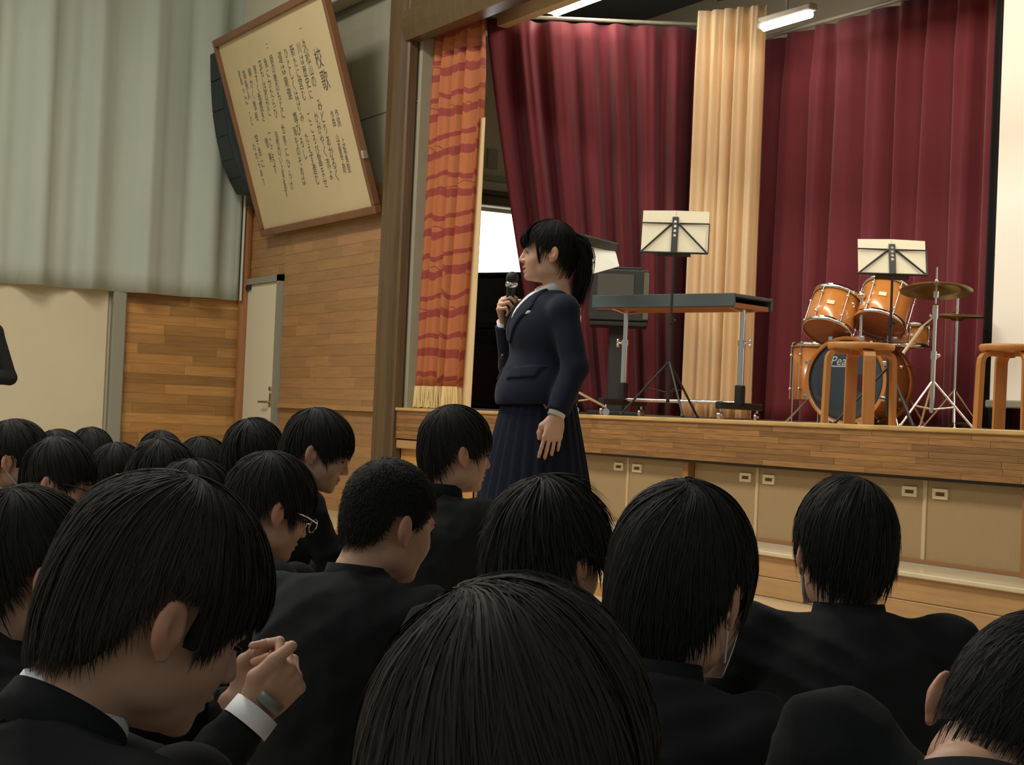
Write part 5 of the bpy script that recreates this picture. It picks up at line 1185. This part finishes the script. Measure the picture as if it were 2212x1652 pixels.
# microphone in her hand
toW = lambda p: rootg + Rb @ p
b0, b1 = toW(m1), toW(m0); dm = unit(b1 - b0); Lm = np.linalg.norm(b1 - b0)
mc = thing('microphone', toW(mp_), 'black handheld microphone with a silver ring held by the standing student', 'microphone')
part(mc, 'handle', MB().lathe([(0, 0), (.011, 0), (.012, .004), (.013, .06), (.0165, Lm - .045), (.0185, Lm - .040), (0, Lm - .040)], b0, dm, 20), BLACKM)
part(mc, 'ring', MB().lathe([(.0185, Lm - .042), (.0225, Lm - .036), (.0225, Lm - .026), (.019, Lm - .022)], b0, dm, 24), CHROME)
part(mc, 'grille', MB().ball(b0 + dm * (Lm - .008), (.0235, .0235, .025), 20, 12), mat('mic_grille', S(40, 42, 40), .5, metal=.4, bump=.4, bscale=500))

# ------------------------------------------------------------------ adult standing at the edge of the hall
Cs = WD(-62, 640, 12.6); rs = V(Cs[0], Cs[1], 0); thS = 180; RbS = rz(yaw_of(thS)); zt = Cs[2] if False else 1.58
s = thing('person', rs, 'adult in a dark suit standing by the plaster wall with one elbow bent', 'person'); s.rotation_euler = (0, 0, yaw_of(thS))
Ns = V(0, -.03, 1.43); armS = [[V(-.185, -.02, 1.36), V(-.30, -.06, 1.02), V(-.10, .14, 1.0)], [V(.185, -.02, 1.36), V(.30, -.06, 1.02), V(.10, .14, 1.0)]]
F = Fld((-.36, -.22, 0), (.36, .26, 1.5), .014)
F.u(F.cap((0, 0, .95), (0, -.02, 1.3), .11, .11)); F.u(F.cap((0, -.02, 1.25), Ns + V(0, 0, .03), .07, .05), .06)
for a in armS: F.u(F.cap(Ns - V(0, 0, .08), a[0], .04), .04); F.u(F.cap(a[0], a[1], .04, .034), .02); F.u(F.cap(a[1], a[2], .034, .025), .02)
for s_ in (-1, 1): F.u(F.cap((s_ * .09, 0, .93), (s_ * .10, .01, .48), .075, .05), .03); F.u(F.cap((s_ * .10, .01, .48), (s_ * .10, -.02, .05), .048, .034), .02)
Hs = V(0, 0, 1.585); hvS = HEAD_LO[0]
ps = [(hvS + Hs, HEAD_LO[1]), F.nets()] + [xf(HAND_LO if s_ > 0 else mirror(HAND_LO), hand_frame(V(-s_, .3, .1), V(0, 1, .2)), a[2]) for s_, a in zip((-1, 1), armS)]
bv, bf = cat_mesh(*ps); me = mesh_np('body', bv, bf); skin_colors(me, None, np.tile(np.array(SKIN), (len(bv), 1))); link('body', me, s, SKINM)
F = Fld((-.40, -.26, .78), (.40, .28, 1.52), .012)
F.u(F.ell((0, -.01, 1.24), (.185, .125, .19))); F.u(F.ell((0, 0, 1.0), (.18, .13, .26)), .06)
for a in armS: F.u(F.cap(Ns + V(0, 0, -.045), a[0], .05, .055), .04); F.u(F.cap(a[0], a[1], .062, .055), .03); F.u(F.cap(a[1], a[2], .055, .045), .02)
F.inter(.82 - F.Z + 0 * F.d); link('jacket', mesh_np('jacket', *F.nets()), s, WOOL)
F = Fld((-.26, -.2, 0.02), (.26, .2, 1.02), .014); F.u(F.ell((0, 0, .92), (.165, .12, .12)))
for s_ in (-1, 1): F.u(F.cap((s_ * .085, 0, .88), (s_ * .10, .01, .48), .092, .075), .03); F.u(F.cap((s_ * .10, .01, .48), (s_ * .10, -.01, .06), .073, .066), .02)
link('trousers', mesh_np('trousers', *F.nets()), s, TROUS)
for s_ in (-1, 1): o = link('shoe', SHOED, s, BLACKM if False else SHOE); o.location = (s_ * .10, 0, 0)
ho = link('hair', hair_mesh('teach', style='medium', n=1300, width=.005, seed=99, h=.008), s, HAIRM); ho.location = tuple(Hs)
link('shirt_collar', ring(Ns + V(0, .01, -.005), rx(-.2), .066, .07, .058, .062, .04, .004).mesh('shirt_collar'), s, SHIRT)
